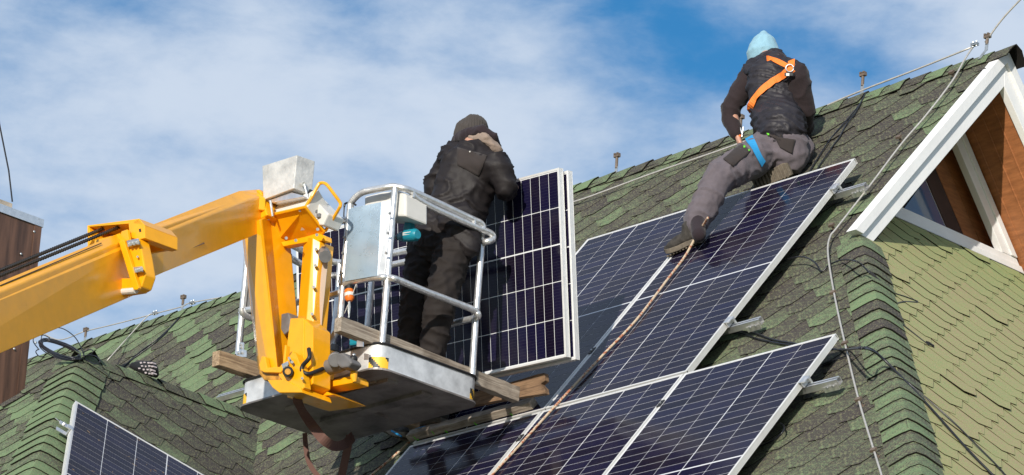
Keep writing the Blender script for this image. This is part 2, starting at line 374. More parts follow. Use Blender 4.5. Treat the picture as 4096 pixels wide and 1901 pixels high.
def clip_poly(pts, poly):
    out = pts
    ar = sum(poly[i][0] * poly[(i + 1) % len(poly)][1] - poly[(i + 1) % len(poly)][0] * poly[i][1] for i in range(len(poly)))
    sg = 1 if ar > 0 else -1
    for i in range(len(poly)):
        a, b = poly[i], poly[(i + 1) % len(poly)]; inp, out = out, []
        side = lambda p: sg * ((b[0] - a[0]) * (p[1] - a[1]) - (b[1] - a[1]) * (p[0] - a[0]))
        for j in range(len(inp)):
            p, q = inp[j], inp[(j + 1) % len(inp)]; sp, sq = side(p), side(q)
            if sp >= 0: out.append(p)
            if (sp >= 0) != (sq >= 0):
                t = sp / (sp - sq); out.append((p[0] + (q[0] - p[0]) * t, p[1] + (q[1] - p[1]) * t))
        if len(out) < 3: return []
    return out
TILES = []
def px_box(ps):
    q = [topx(p) for p in ps]; return min(a for a, _ in q), min(b for _, b in q), max(a for a, _ in q), max(b for _, b in q)
HOLES = []
def tiles(parent, O, u, d, n, poly, W_, h, b, phase, mt, tone, hidden=None, lift=0.008):
    pall = poly(None) if callable(poly) else poly
    us = [p[0] for p in pall]; ds = [p[1] for p in pall]
    r0, r1 = int((min(ds) - phase[1]) / h) - 2, int((max(ds) - phase[1]) / h) + 2
    for r in range(r0, r1):
        sb = phase[1] + r * h                                   # bottom edge of this row
        k0, k1 = int((min(us) - phase[0]) / W_) - 2, int((max(us) - phase[0]) / W_) + 2
        for k in range(k0, k1):
            cx = phase[0] + k * W_ + (W_ / 2 if r % 2 else 0) + random.uniform(-.003, .003)
            s0 = sb - h; j = lambda a: random.uniform(-a, a)
            hexa = [(cx - b / 2 + j(.004), sb + j(.003)), (cx + b / 2 + j(.004), sb + j(.003)), (cx + W_ / 2 - .0032, s0 + j(.003)), (cx + W_ / 2 - .0032, s0 - h * 0.5), (cx, s0 - h * 1.02), (cx - W_ / 2 + .0032, s0 - h * 0.5), (cx - W_ / 2 + .0032, s0 + j(.003))]
            pl = clip_poly(hexa, poly(sb) if callable(poly) else poly)
            if len(pl) < 3: continue
            box = px_box([O + u * p[0] + d * p[1] for p in pl])
            inview = box[2] > -15 and box[0] < 2591 and box[3] > -15 and box[1] < 1211
            if not inview and (box[2] < -260 or box[0] > 2840 or box[3] < -260 or box[1] > 1420): continue
            a = (box[2] - box[0]) * (box[3] - box[1]) if inview else 0
            if hidden and a and hidden(cx, sb - h * 0.5): a *= 0.02
            lf = lift * random.uniform(0.75, 1.25); tw = random.uniform(-.0015, .0015)
            if random.random() < 0.06: lf += 0.006
            tn = tone(cx, sb, r, k); g0, g1 = random.choice([(0.0, 0.0), (-.12, .14), (.14, -.12), (-.05, .22)]) if n is not NR else (0, 0)
            top_, bot_, tv = [], [], []
            for p in pl:
                v = (p[1] - (s0 - h)) / (2 * h); z = 0.001 + lf * max(0, v) + tw * (p[0] - cx) / W_ * 2
                q = O + u * p[0] + d * p[1]
                top_.append(q + n * (z + .0028)); bot_.append(q + n * (z - .0028)); tv.append(tn + g0 * (1 - v) + g1 * v)
            TILES.append(dict(a=a, top=top_, bot=bot_, tv=tv, mt=mt, parent=parent, name='shingle'))
def emit_tile_group(lst, name, single):
    if single:
        for t in lst:
            n = len(t['top']); me = bpy.data.meshes.new(name)
            c = sum(t['top'], V((0, 0, 0))) / n
            me.from_pydata([tuple(p - c) for p in t['top'] + t['bot']], [], t.get('faces') or [tuple(range(n)), tuple(range(2 * n - 1, n - 1, -1))] + [(i, i + n, (i + 1) % n + n, (i + 1) % n) for i in range(n)])
            bm = bmesh.new(); bm.from_mesh(me); bmesh.ops.recalc_face_normals(bm, faces=bm.faces); bm.to_mesh(me); bm.free()
            at = me.attributes.new('tone', 'FLOAT', 'POINT'); at.data.foreach_set('value', t['tv'] + t['tv']); at = me.attributes.new('edge', 'FLOAT', 'POINT'); at.data.foreach_set('value', [0.0] * n + [1.0] * n)
            me.materials.append(t['mt'])
            if t.get('smooth'): me.shade_smooth(); me.set_sharp_from_angle(angle=R_(35))
            o = bpy.data.objects.new(name, me); C.objects.link(o); o.location = c; o.parent = t['parent']; o.matrix_parent_inverse = wmat(t['parent']).inverted()
    else:
        vs, fs, tv, ev = [], [], [], []
        for t in lst:
            n = len(t['top']); b = len(vs); vs += [tuple(p) for p in t['top'] + t['bot']]; tv += t['tv'] * 2; ev += [0.0] * n + [1.0] * n
            ff = t.get('faces') or [tuple(range(n)), tuple(range(2 * n - 1, n - 1, -1))] + [(i, i + n, (i + 1) % n + n, (i + 1) % n) for i in range(n)]
            fs += [tuple(i + b for i in f) for f in ff]
        me = bpy.data.meshes.new(name); me.from_pydata(vs, [], fs)
        bm = bmesh.new(); bm.from_mesh(me); bmesh.ops.recalc_face_normals(bm, faces=bm.faces); bm.to_mesh(me); bm.free()
        at = me.attributes.new('tone', 'FLOAT', 'POINT'); at.data.foreach_set('value', tv); at = me.attributes.new('edge', 'FLOAT', 'POINT'); at.data.foreach_set('value', ev)
        me.materials.append(lst[0]['mt'])
        o = bpy.data.objects.new(name, me); C.objects.link(o); o.parent = lst[0]['parent']; o.matrix_parent_inverse = wmat(lst[0]['parent']).inverted(); o['kind'] = 'stuff'
def tone_main(cx, sb, r, k):
    x = random.random()
    t = 0.12 if x < 0.38 else (0.27 if x < 0.70 else (0.44 if x < .90 else .62))
    return t + random.uniform(-.12, .12)
def tone_left(cx, sb, r, k):
    x = random.random(); return (0.05 if x < 0.36 else (0.38 if x < 0.62 else 0.85)) + random.uniform(-.12, .12)
MO = V((0, RY, RZ))
def m2(p): return (p.x, (RZ - p.z) / 0.783114)
pu0 = PV0.x - 0.0; 
def hidM(cx, s_):
    L = m2(PV0)[1]
    return (pu0 < cx < pu0 + 2.22 and L - 2.19 < s_ < L) or (pu0 < cx < pu0 + 3.33 and L < s_ < L + 2.2)
sH = m2(H0)[1]
def polyM(sb):
    if sb is None: return [(-24.6, 0), (m2(hb)[0], m2(hb)[1])]
    if sb <= sH + 0.03: return [(-24.6, 0.03), (-13.62, 0.03), (-13.62, 4), (-24.6, 4)]
    g_ = (m2(hb)[0] - H0.x) / (m2(hb)[1] - sH)
    return [(-24.6, sH - 0.6), (H0.x - 0.6 * g_, sH - 0.6), m2(hb), (-24.6, m2(hb)[1])]
tiles(main, MO, UX, DM, NM, polyM, 0.294, 0.117, 0.10, (-16.46, 0.567), M_SH, lambda *a: (tone_left if a[0] < -18 else tone_main)(*a), hidM)
d2 = lambda p: (p.y, (TIP.z - p.z) / 0.732437)
polyD = [(TIP.y, 0.02), d2(eave_on(TIP, hipd)), (15.9, d2(eave_on(TIP, hipd))[1]), (15.9, 0.02)]
tiles(dormE, V((TIP.x, 0, TIP.z)), UY, DD, ND, polyD, 0.294, 0.117, 0.10, (14.25, 0.10), M_SH, tone_main)
f2 = lambda p: (p.x, (TIP.z - p.z) / 0.743)
polyF = [(TIP.x, 0.0), f2(eave_on(TIP, hipd)), f2(eave_on(TIP, hipl))]
tiles(dormF, V((0, TIP.y, TIP.z)), UX, DF, NF, polyF, 0.294, 0.117, 0.10, (-18.6, 0.10), M_SH, tone_left)
r2 = lambda p: (p.y, (H0.z - p.z) / 0.7477)
polyR = [(15.90, -0.62), (2 * RY - 15.90, -0.62), r2(H0b), r2(hbb), r2(hb), r2(H0)]
tiles(end, V((H0.x, 0, H0.z)), UY, DR, NR, polyR, 0.294, 0.117, 0.10, (16.0, 0.07), M_SHR, lambda cx, sb, r, k: random.uniform(0.40, 0.60) + max(0, .25 - sb) * .5, lift=0.008)

def caps(parent, A, B, wa, wb, na, nb, w, e, mt, tonef, round_=0.02, start=0.0, name='ridge_shingle'):
    A, B = V(A), V(B); L = (B - A).length; ax = (B - A).normalized(); nu = (na + nb).normalized(); k = 0; t = start
    while t < L:
        l = e * 1.45; lf = 0.013 * random.uniform(.8, 1.3); ws = w * random.uniform(.95, 1.05); wt = w * random.uniform(.95, 1.05)
        prof = [(wa * ws, na * .002), (wa * ws * .55, na * .004), (wa * .035, na * .004), (V((0, 0, 0)), nu * -.002), (wb * .035, nb * .004), (wb * wt * .55, nb * .004), (wb * wt, nb * .002)]
        prof = [(p, q) for p, q in prof]
        tn = tonef(); g = random.choice([0, .2, -.2, .35]); jag = [random.uniform(-.006, .006) for _ in prof]
        top_, bot_, tv = [], [], []
        for row, (tt, z) in enumerate(((t - (l - e), 0.006), (t + e, 0.006 + lf))):
            for i, (p, q) in enumerate(prof):
                c = A + ax * (tt + (jag[i] if row else 0)) + p + q; nn = na if i < 3 else (nb if i > 3 else nu)
                top_.append(c + nn * (z + .0035)); bot_.append(c + nn * (z - .0035)); tv.append(tn + (g if row else 0))
        n = len(prof); N = 2 * n
        fs = []
        for i in range(n - 1):
            fs.append((i, i + 1, n + i + 1, n + i)); fs.append((N + i + 1, N + i, N + n + i, N + n + i + 1))
            fs.append((n + i, n + i + 1, N + n + i + 1, N + n + i)); fs.append((i + 1, i, N + i, N + i + 1))
        fs += [(0, n, N + n, N), (n - 1, N + n - 1, N + 2 * n - 1, 2 * n - 1)]
        box = px_box(top_); inview = box[2] > 0 and box[0] < 2576 and box[3] > 0 and box[1] < 1196
        if box[3] < 1450 and box[0] < 2800 and box[2] > -300:
            TILES.append(dict(a=(box[2] - box[0]) * (box[3] - box[1]) * (1 if inview else 0), top=top_, bot=bot_, tv=tv, mt=mt, parent=parent, name=name, faces=fs, smooth=True))
        t += e
gcap = lambda: random.choice([0.15, 0.5, 0.75, 0.9]) + random.uniform(-.1, .1)
def perp(n, ax, toward):
    w = n.cross(ax).normalized(); return w if w.dot(toward) > 0 else -w
caps(main, V((-24.6, RY, RZ)), V((-13.62, RY, RZ)), DM, DB, NM, NB, 0.13, 0.168, M_SH, gcap)
caps(end, H0 + HD * 0.02, hb, perp(NM, HD, V((-1, 0, 0))), perp(NR, HD, V((0, 1, 0))), NM, NR, 0.145, 0.145, M_SH, gcap)
caps(dormF, TIP - hipd * 0.02, eave_on(TIP, hipd), perp(ND, hipd, V((0, 1, 0))), perp(NF, hipd, V((-1, 0, 0))), ND, NF, 0.20, 0.140, M_SH, lambda: random.uniform(.55, 1.0))
caps(dormF, TIP - hipl * 0.02, eave_on(TIP, hipl), perp(NDW, hipl, V((0, 1, 0))), perp(NF, hipl, V((1, 0, 0))), NDW, NF, 0.13, 0.155, M_SH, gcap)
caps(dormE, V((TIP.x, 15.75, TIP.z)), V((TIP.x, TIP.y - .02, TIP.z)), DD, DDW, ND, NDW, 0.13, 0.168, M_SH, gcap)

for nm in ('shingle', 'ridge_shingle'):
    allt = sorted([t for t in TILES if t['name'] == nm], key=lambda t: -t['a'])
    emit_tile_group([t for t in allt[:299]], nm, True)
    rest = {}
    for t in allt[299:]: rest.setdefault((t['parent'].name, t['mt'].name), []).append(t)
    for kk, lst in rest.items(): emit_tile_group(lst, 'shingle_field' if nm == 'shingle' else 'ridge_shingle_field', False)

# ------------------------------------------------------------------ the gable
XG = -13.63
def rake(side):                                     # side +1: the slope towards the camera
    f = lambda y, z: V((XG + .022, y if side > 0 else 2 * RY - y, z))
    o_ = empty('gable_board', f(16.2, 10.3)); o_.parent = house; o_.matrix_parent_inverse = wmat(house).inverted()
    k = 1.2593; z0 = RZ - 0.02
    def ln(y, off): return z0 - (RY - y) * k - off
    for nm, a, b, xx in (('outer_strip', 0.0, 0.085, 0.022), ('inner_strip', 0.085, 0.215, 0.0)):
        s = MB(); ye = 15.555
        zb = 9.545
        e1, e2 = onx(2147, 578.6, XG + .03), onx(2200, 607, XG + .03); ta, tb = a / .215, b / .215
        ea, eb = e1 + (e2 - e1) * ta, e1 + (e2 - e1) * tb
        pts = [f(RY, ln(RY, a) + .03 * (1 - ta)), f(ea.y, ea.z), f(eb.y, eb.z), f(RY, ln(RY, b) + .03 * (1 - tb))]
        pts = [p + V((xx, 0, 0)) for p in pts]
        s.prism(pts, V((-0.050 - xx, 0, 0))); s.build(nm, M_WHITE, o_, bevel=0.003)
    return o_
rake(1); rake(-1)
XI = -14.03
for side in (1, -1):                                # soffit planks under both overhanging slopes
    for i in range(4):
        s = MB(); x0 = XG - 0.036 - i * 0.105; f = lambda y, z: V((x0, y if side > 0 else 2 * RY - y, z))
        k = 1.2593; z0 = RZ - 0.185; dz = random.uniform(0, .004)
        pts = [f(RY, z0 + dz), f(15.5, z0 - (RY - 15.5) * k + dz), f(15.5, z0 - (RY - 15.5) * k + .03), f(RY, z0 + .03)]
        s.prism(pts, V((-0.099, 0, 0)))
        # rounded cover moulding on each joint
        s.tube([f(RY, z0 + dz - .001) + V((-.099, 0, 0)), f(15.5, z0 - (RY - 15.5) * k + dz - .001) + V((-.099, 0, 0))], 0.006, 6)
        s.build('soffit_board', M_BROWN, house)
gf = empty('gable_frame', (XI, 16.8, 10.0)); gf.parent = house; gf.matrix_parent_inverse = wmat(house).inverted()
k = 1.2593
zr = RZ - 0.215                                      # underside of the soffit at the ridge
s = MB(); yl = lambda z: RY - (zr - z) / k
s.prism([V((XI, yl(9.985), 9.985)), V((XI, 2 * RY - yl(9.985), 9.985)), V((XI, 2 * RY - yl(10.075), 10.075)), V((XI, yl(10.075), 10.075))], V((-0.05, 0, 0))); s.prism([V((XI + .012, yl(9.99), 9.99)), V((XI + .012, 2 * RY - yl(9.99), 9.99)), V((XI + .012, 2 * RY - yl(10.03), 10.03)), V((XI + .012, yl(10.03), 10.03))], V((-0.012, 0, 0))); s.build('tie_beam', M_WHITE, gf, bevel=.003)
for side in (1, -1):
    f = lambda y, z, dx=0: V((XI + dx, y if side > 0 else 2 * RY - y, z))
    lz = lambda y, o: zr - (RY - y) * k - o
    s = MB(); s.prism([f(RY, lz(RY, 0)), f(RY - (zr - 10.077) / k, 10.077), f(RY - (zr - 0.17 - 10.077) / k, 10.077), f(RY, lz(RY, .17))], V((-.05, 0, 0)))
    s.prism([f(RY, lz(RY, 0.0), .012), f(RY - (zr - 10.077) / k, 10.077, .012), f(RY - (zr - 0.07 - 10.077) / k, 10.077, .012), f(RY, lz(RY, .07), .012)], V((-.012, 0, 0)))
    s.build('strut', M_WHITE, gf, bevel=.003)
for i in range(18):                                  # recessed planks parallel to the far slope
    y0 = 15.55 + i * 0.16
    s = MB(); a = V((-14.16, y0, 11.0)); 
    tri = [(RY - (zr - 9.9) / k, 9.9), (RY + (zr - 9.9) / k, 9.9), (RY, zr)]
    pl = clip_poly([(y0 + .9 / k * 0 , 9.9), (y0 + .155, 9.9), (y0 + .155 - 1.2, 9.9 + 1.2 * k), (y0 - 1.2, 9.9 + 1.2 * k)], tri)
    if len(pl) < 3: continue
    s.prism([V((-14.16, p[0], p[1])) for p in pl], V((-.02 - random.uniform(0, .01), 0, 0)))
    s.build('inner_board', M_DBROWN if i < 11 else M_BROWN, house)  # left planks get the painted-in shade, right ones the lit brown
pa = [onx(2169.7 + .4735 * x, 125.8 + .4735 * y, -14.10) for x, y in ((170, 905), (325, 690), (432, 940))]
s = MB(); s.prism([p + V((.012, 0, 0)) for p in pa], V((-.01, 0, 0))); s.build('window_pane', M_PANE, house)
s = MB(); s.tube([pa[1] + V((.005, 0, 0)), pa[2] + V((.005, 0, 0))], .008, 4); s.build('window_bead', M_WHITE, house)
# gutter-like verge strip seen beyond the peak
s = MB()
s.prism([V((XG + .03, RY + .02, RZ + .005)), V((XG + .03, RY + 1.3, RZ + .005 - 1.28 * k)), V((XG + .03, RY + 1.3, RZ - .05 - 1.28 * k)), V((XG + .03, RY + .02, RZ - .05))], V((-.06, 0, 0)))
s.build('verge_strip', M_SHR, house)

# ------------------------------------------------------------------ chimney
def D1(x, y, Y): return ony(x, y, Y)
chX = -20.6
ch = empty('chimney', onx(50, 900, chX)); tag(ch, 'brown metal clad chimney with pale flashing cap behind the left roof corner', 'chimney')
a = onx(103, 572, chX); z1 = a.z; y1 = a.y; CZ = 7.0
s = MB(); s.box((chX, y1, CZ), (-.7, 0, 0), (0, -1.3, 0), (0, 0, z1 - CZ)); s.build('casing', M_CHIM, ch)
st = (onx(80, 620, chX).y)
s = MB(); s.box((chX + .001, y1 + .003, CZ), (.006, 0, 0), (0, st - y1, 0), (0, 0, z1 - CZ - .002)); s.build('corner_strip', M_CHIM, ch)
s = MB(); s.box((chX + .012, y1 + .012, z1), (-.72, 0, 0), (0, -1.32, 0), (0, 0, .058)); s.build('cap_flashing', M_ALU, ch)
pe = onx(32, 508, chX - .03)
s = MB(); s.box((chX - .03, pe.y, z1 + .058), (-.3, 0, 0), (0, -.5, 0), (0, 0, .05)); s.build('chimney_pot', mat('sooty_concrete', (.36, .31, .25), .9, noise_s=12, noise_a=.5), ch)
for x, y in ((86, 583), (53, 639), (49, 693), (85, 700), (36, 878), (90, 862), (93, 800), (97, 552)):
    s = MB(); s.sphere(onx(x, y, chX + .008), .009, 5, scale=(.6, 1, 1)); s.build('rivet', M_STEEL, ch)
s = MB(); s.tube([onx(31, 508, chX), onx(22, 430, chX), onx(0, 320, chX - .02), onx(-60, -20, chX - .1)], .006, 6); gw = s.build('guy_wire', M_CABLE); tag(gw, 'dark stay wire rising from the chimney top', 'wire')

# ------------------------------------------------------------------ solar panels
PW, PL, PT = 1.098, 2.176, 0.035
cell_me = None
def solar_panel(O, u, d, n, label, group=None, split=2):      # O: top left corner of the glass side, u across, d down, n out of the glass
    global cell_me
    u, d, n = V(u).normalized(), V(d).normalized(), V(n).normalized()
    X, Y, Z = u, -d, n
    Mx = Matrix(((X.x, Y.x, Z.x, O.x), (X.y, Y.y, Z.y, O.y), (X.z, Y.z, Z.z, O.z), (0, 0, 0, 1)))
    t = empty('solar_panel', mat=Mx); tag(t, label, 'solar panel', group)
    I = Matrix.Identity(4)
    s = MB(); fw = .012
    # frame bars: lip, outer wall with two grooves, return flange
    def bar(a, b, inn):                              # inn: inward direction
        a, b, inn = V(a), V(b), V(inn); L = b - a; z = V((0, 0, 1))
        s.box(a - inn * .0, L, inn * fw, z * -.003)
        s.box(a + z * -.003 + inn * .0012, L, inn * .002, z * -.030)
        for q in (-.003, -.0125, -.022): s.box(a + z * q, L, inn * .0012, z * -.0075)
        s.box(a + z * -.033, L, inn * .028, z * -.002)
    bar((0, 0, 0), (PW, 0, 0), (0, -1, 0)); bar((0, -PL, 0), (PW, -PL, 0), (0, 1, 0))
    bar((0, -fw - .0005, 0), (0, -PL + fw + .0005, 0), (1, 0, 0)); bar((PW, -fw - .0005, 0), (PW, -PL + fw + .0005, 0), (-1, 0, 0))
    s.build('frame', M_ALUF, t, local=I)
    s = MB(); s.box((fw * .6, -fw * .6, -.0065), (PW - 1.2 * fw, 0, 0), (0, -PL + 1.2 * fw, 0), (0, 0, .004)); s.build('backsheet', M_BACK, t, local=I)
    s = MB(); s.box((.35, -.5, -.03), (.1, 0, 0), (0, -.06, 0), (0, 0, .023)); s.build('junction_box', M_BLACK, t, local=I)
    if cell_me is None:
        s = MB(); a, b, c = .1040, .0338, .0006
        s.add([(-a, -b + .002, 0), (-a + .002, -b, 0), (a - .002, -b, 0), (a, -b + .002, 0), (a, b - .002, 0), (a - .002, b, 0), (-a + .002, b, 0), (-a, b - .002, 0)] +
              [(-a, -b + .002, c), (-a + .002, -b, c), (a - .002, -b, c), (a, -b + .002, c), (a, b - .002, c), (a - .002, b, c), (-a + .002, b, c), (-a, b - .002, c)],
              [(8, 9, 10, 11, 12, 13, 14, 15)] + [(i, (i + 1) % 8, (i + 1) % 8 + 8, i + 8) for i in range(8)])
        o = s.build('solar_cell', M_CELL); cell_me = o.data; bpy.data.objects.remove(o)
    pw = .2122; ph = .0712
    for c in range(5):
        for r in range(30):
            o = bpy.data.objects.new('solar_cell', cell_me); C.objects.link(o); o.parent = t
            x = PW / 2 + (c - 2) * pw + (.002 if c >= split else -.002)
            y = -(.0145 + ph / 2 + r * ph + (.0095 if r > 14 else 0))
            o.location = (x, y, -.0022)
    return t
gp = 'solar panels fixed on the green roof'
PP = 1.109
JO = PV0.copy()
up0 = JO - DM * (PL + .012)
solar_panel(up0 + UX * 0.006, UX, DM, NM, 'upper roof solar panel partly shaded behind the upright pair of panels', gp)
solar_panel(up0 + UX * (PP + .006), UX, DM, NM, 'upper roof solar panel beneath the seated man with the rope across it', gp)
solar_panel(JO + DM * .010, UX, DM, NM, 'lower roof solar panel with the timber batten along its top edge', gp, split=3)
solar_panel(JO + DM * .010 + UX * PP, UX, DM, NM, 'middle of the three lower roof solar panels', gp, split=3)
solar_panel(JO + DM * .010 + UX * 2 * PP, UX, DM, NM, 'lower roof solar panel nearest the right hip of the roof', gp, split=3)
# the one on the dormer: its edges found on the dormer plane
da = onD(190, 1008, .10); db = onD(515, 1196, .10); dc = onD(118, 1196, .10)
du = (db - da).normalized(); dd = ((dc - da) - du * (dc - da).dot(du)).normalized()
solar_panel(da, du, dd, du.cross(-dd), 'solar panel on the left dormer slope scattered with dry leaves and needles', split=3)
# the two standing on the planks, side by side
SU = V((0.999, 0.039, -0.024)).normalized(); SUP = V((0.030, -0.156, 0.987)); SUP = (SUP - SU * SUP.dot(SU)).normalized(); SN = SU.cross(SUP).normalized()
if SN.y > 0: SN = -SN
BRc = V((-14.779, 14.368, 8.736))
# long side runs along SU: glass local x goes up, local "down" runs to the left
Ost = BRc + SU * .019 + SUP * (PW - .019)           # upper right corner
solar_panel(Ost, -SUP, -SU, SN, 'front panel of the upright pair held by the man in the cage', 'solar panels standing upright')
solar_panel(Ost - SN * .052 + SU * .022 - SUP * .012, -SUP, -SU, SN, 'rear panel of the upright pair, only its frame edges showing', 'solar panels standing upright')

# dry leaves and needles lying on the dormer panel
s = MB(); dn = du.cross(-dd)
for i in range(60):
    c = da + du * random.uniform(.05, 1.04) + dd * random.uniform(.04, 1.5) - dn * .0005
    a = random.uniform(0, 6.28); t = du * math.cos(a) + dd * math.sin(a); w_ = dn.cross(t); L = random.uniform(.006, .016)
    s.tube([c - t * L, c + w_ * L * .4, c + t * L * .9 + w_ * .1 * L], .0011, 4)
tag(s.build('dry_needles', M_WOOD), 'dry needles and leaf scraps scattered on the left dormer panel', 'debris', kind='stuff')

# ------------------------------------------------------------------ mounting rails, end clamps and mid clamps
def rail(name_label, p, q, fold=None):
    t = empty('mounting_rail', p); tag(t, name_label, 'rail', 'aluminium rails under the solar panels')
    ax = (q - p).normalized(); nn = NM if fold is None else fold; w = nn.cross(ax).normalized(); L = (q - p).length
    s = MB()
    s.box(p - w * .018 - nn * .040, ax * L, w * .036, nn * .003); s.box(p - w * .018 - nn * .037, ax * L, w * .003, nn * .034); s.box(p + w * .015 - nn * .037, ax * L, w * .003, nn * .034)
    s.box(p - w * .018 - nn * .006, ax * L, w * .013, nn * .003); s.box(p + w * .005 - nn * .006, ax * L, w * .013, nn * .003)
    s.build('rail_profile', M_ALU, t)
    s = MB(); c = q - ax * .06 - w * .022 - nn * .045; s.cbox(c, ax * .05, w * .002, nn * -.016); s.build('bracket', M_ALU, t)
    for dx in (.035, .075):
        s = MB(); b = q - ax * dx - w * .027 - nn * .03; s.tube([b, b - w * .008], .008, 6); s.build('bolt', M_STEEL, t)
    return t
FRL = PT + .001
def v_at(x, y): p = on(x, y, PV0, NM); return (p - PV0).dot(DM)
vU1, vU2, vL1 = v_at(2122, 462), v_at(1850, 800), v_at(2048, 948)
for v, x0, x1, lb in ((vU1, -.15, 2 * PP + .22, 'top rail end sticking out right of the upper panels'), (vU2, -.55, 2 * PP + .22, 'second rail end sticking out right of the upper panels'),
                      (vL1, -.30, 3 * PP + .22, 'rail end sticking out right of the lower panels')):
    p = PV0 + DM * v + UX * x0 - NM * FRL; q = PV0 + DM * v + UX * x1 - NM * FRL
    rail(lb, p, q)
    # end clamp gripping the frame
    xe = (2 * PP if v < 0 else 3 * PP) - .003
    e = PV0 + DM * v + UX * (xe + .004)
    t = empty('end_clamp', e); tag(t, {0: 'end clamp on the top right rail', 1: 'end clamp on the second rail of the upper panels', 2: 'end clamp on the rail of the lower panels'}[[vU1, vU2, vL1].index(v)], 'clamp', 'end clamps holding the panel frames')
    s = MB(); s.box(e - DM * .03 - UX * .012, UX * .03, DM * .06, NM * .003); s.box(e - DM * .03 + UX * .004, UX * .004, DM * .06, NM * -.034); s.box(e - DM * .03 + UX * .004, UX * .03, DM * .06, NM * -.004 ); s.build('clamp_body', M_ALU, t)
    s = MB(); s.tube([e + UX * .045 - NM * .03, e + UX * .045 - NM * -.002], .009, 6); s.build('bolt', M_STEEL, t)
# left end of a rail near the cage, and the dormer clamp
rail('rail end showing at the left of the roof behind the cage', onM(600, 982, .06) + UX * .6, onM(546, 996, .06))
t = empty('dormer_clamp', onD(165, 1068, .1)); tag(t, 'pale bracket clamping the left edge of the dormer panel', 'clamp')
v_ = (onD(160, 1062, .1) - da).dot(dd); e = da + dd * v_
s = MB(); s.box(e + du * .01, du * -.035, dd * .05, dn * .004); s.box(e - du * .004, du * -.004, dd * .05, dn * -.05); s.box(e - du * .004, du * -.075, dd * .05, dn * -.004); s.box(e - du * .075 - dn * .05, du * .08, dd * .05, dn * .004); s.build('bracket', M_ALU, t)
s = MB(); s.tube([e - du * .05 + dd * .025 - dn * .004, e - du * .05 + dd * .025 + dn * .01], .009, 6); s.tube([e - du * .075 + dd * .03, e - du * .11 + dd * .01], .003, 6); s.build('bolt', M_STEEL, t)
for (x, y, lb) in ((1300, 1105, 'black mid clamp lowest, beside the rope'), (1485, 885, 'black mid clamp between the upper panels'), (1656, 1018, 'black mid clamp between the right lower panels')):
    p = on(x, y, PV0, NM); t = empty('mid_clamp', p); tag(t, lb, 'clamp', 'mid clamps between neighbouring panels')
    kx = round((p.x - PV0.x) / PP) * PP + .0; p = PV0 + DM * (p - PV0).dot(DM) + UX * (kx + (.0045 if y > 900 else .0045) - .003)
    s = MB(); s.box(p - UX * .014 - DM * .03 + NM * .001, UX * .028, DM * .06, NM * .004); s.build('clamp_plate', M_BLACK, t)
    s = MB(); s.tube([p + NM * .004, p + NM * .012], .007, 6); s.build('bolt', M_STEEL, t)

# ------------------------------------------------------------------ lightning conductor
lc = empty('lightning_conductor', V((-17, RY, RZ))); tag(lc, 'grey lightning conductor wire running along the ridge and down the hip on small holders', 'lightning rod')
def wire(name, pts, r, mt, par=None, k=6): s = MB(); s.tube(smoothpath(pts, k), r, 7); return s.build(name, mt, par, smooth=True)
def ridge(x, y): return ony(x, y, RY)
wire('conductor', [ridge(84, 815), ridge(105, 835), ridge(150, 855), ridge(212, 834)], .0045, M_WIRE, lc)
wire('conductor', [ridge(212, 834), ridge(300, 813), ridge(387, 790), ridge(456, 772), ridge(480, 762), ridge(560, 748), ridge(625, 738), ridge(700, 722)], .0045, M_WIRE, lc)
wire('conductor', [onM(1360, 528, .04), onM(1460, 503, .04), onM(1640, 437, .045), onM(1838, 369, .045), onM(1960, 322, .04)], 0.006, M_WIRE, lc)
wire('conductor', [ridge(1990, 312), ridge(2060, 275), ridge(2168, 228), ridge(2300, 177), ridge(2442, 120)], 0.006, M_WIRE, lc)
wire('conductor', [ridge(2478, 107), ridge(2520, 50), ridge(2570, -4), ridge(2640, -75)], 0.006, M_WIRE, lc)
wire('conductor', [onM(2452, 112, .05), onM(2428, 148, .05), onM(2395, 205, .05), onM(2330, 290, .05), onM(2268, 362, .05), onM(2190, 465, .05), onM(2108, 570, .05),
                   onM(2088, 597, .05), onM(2083, 640, .05), onM(2099, 742, .05), onM(2127, 871, .045), onM(2162, 1013, .045), onM(2203, 1148, .045), onM(2219, 1200, .04), onM(2235, 1260, .04)], 0.006, M_WIRE, lc, 8)
wire('conductor', [ridge(387, 790), onM(372, 795, .04), onM(330, 840, .03), onM(269, 908, .015)], .0045, M_WIRE, lc)
def holder_on(x, y, base, n_, h=.06):
    p = base; s = MB(); s.tube([p, p + n_ * h], .008, 6); s.box(p + n_ * (h - .012) - UX * .017 - DM * .012, UX * .034, DM * .024, n_ * .014)
    s.box(p + n_ * .0 - UX * .012 - DM * .012, UX * .024, DM * .024, n_ * .003); s.build('holder', M_HOLD, lc)
for x, y in ((2402, 197), (2270, 360), (2101, 582), (2105, 752), (2135, 880), (2170, 1022), (2208, 1150)):
    holder_on(x, y, onM(x, y, .008) + NM * 0 - DM * .0 , NM, .05)
for x, y, yt in ((213, 862, 834), (458, 782, 752), (1549, 450, 396), (1861, 350, 300), (2168, 240, 192), (2481, 128, 96)):
    b = ridge(x, y); tp = ridge(x + 3, yt); ax = (tp - b).normalized(); L = (tp - b).length
    s = MB(); s.box(b - UX * .012 - UY * .003, UX * .024, UY * .004, ax * L * .55); s.box(b - UX * .012 + DM * 0 - UY * .003, UX * .024, DM * .10, NM * .004); s.build('ridge_bracket', M_STEEL, lc)
    s = MB(); s.tube([b + ax * L * .5, tp], .010, 8); s.box(tp - UX * .022 - UY * .012, UX * .044, UY * .024, UZ * .018); s.box(tp - UX * .018 - UY * .016 + UZ * .018, UX * .013, UY * .03, UZ * .010); s.box(tp + UX * .006 - UY * .016 + UZ * .018, UX * .013, UY * .03, UZ * .010); s.build('rod_holder', M_HOLD, lc)
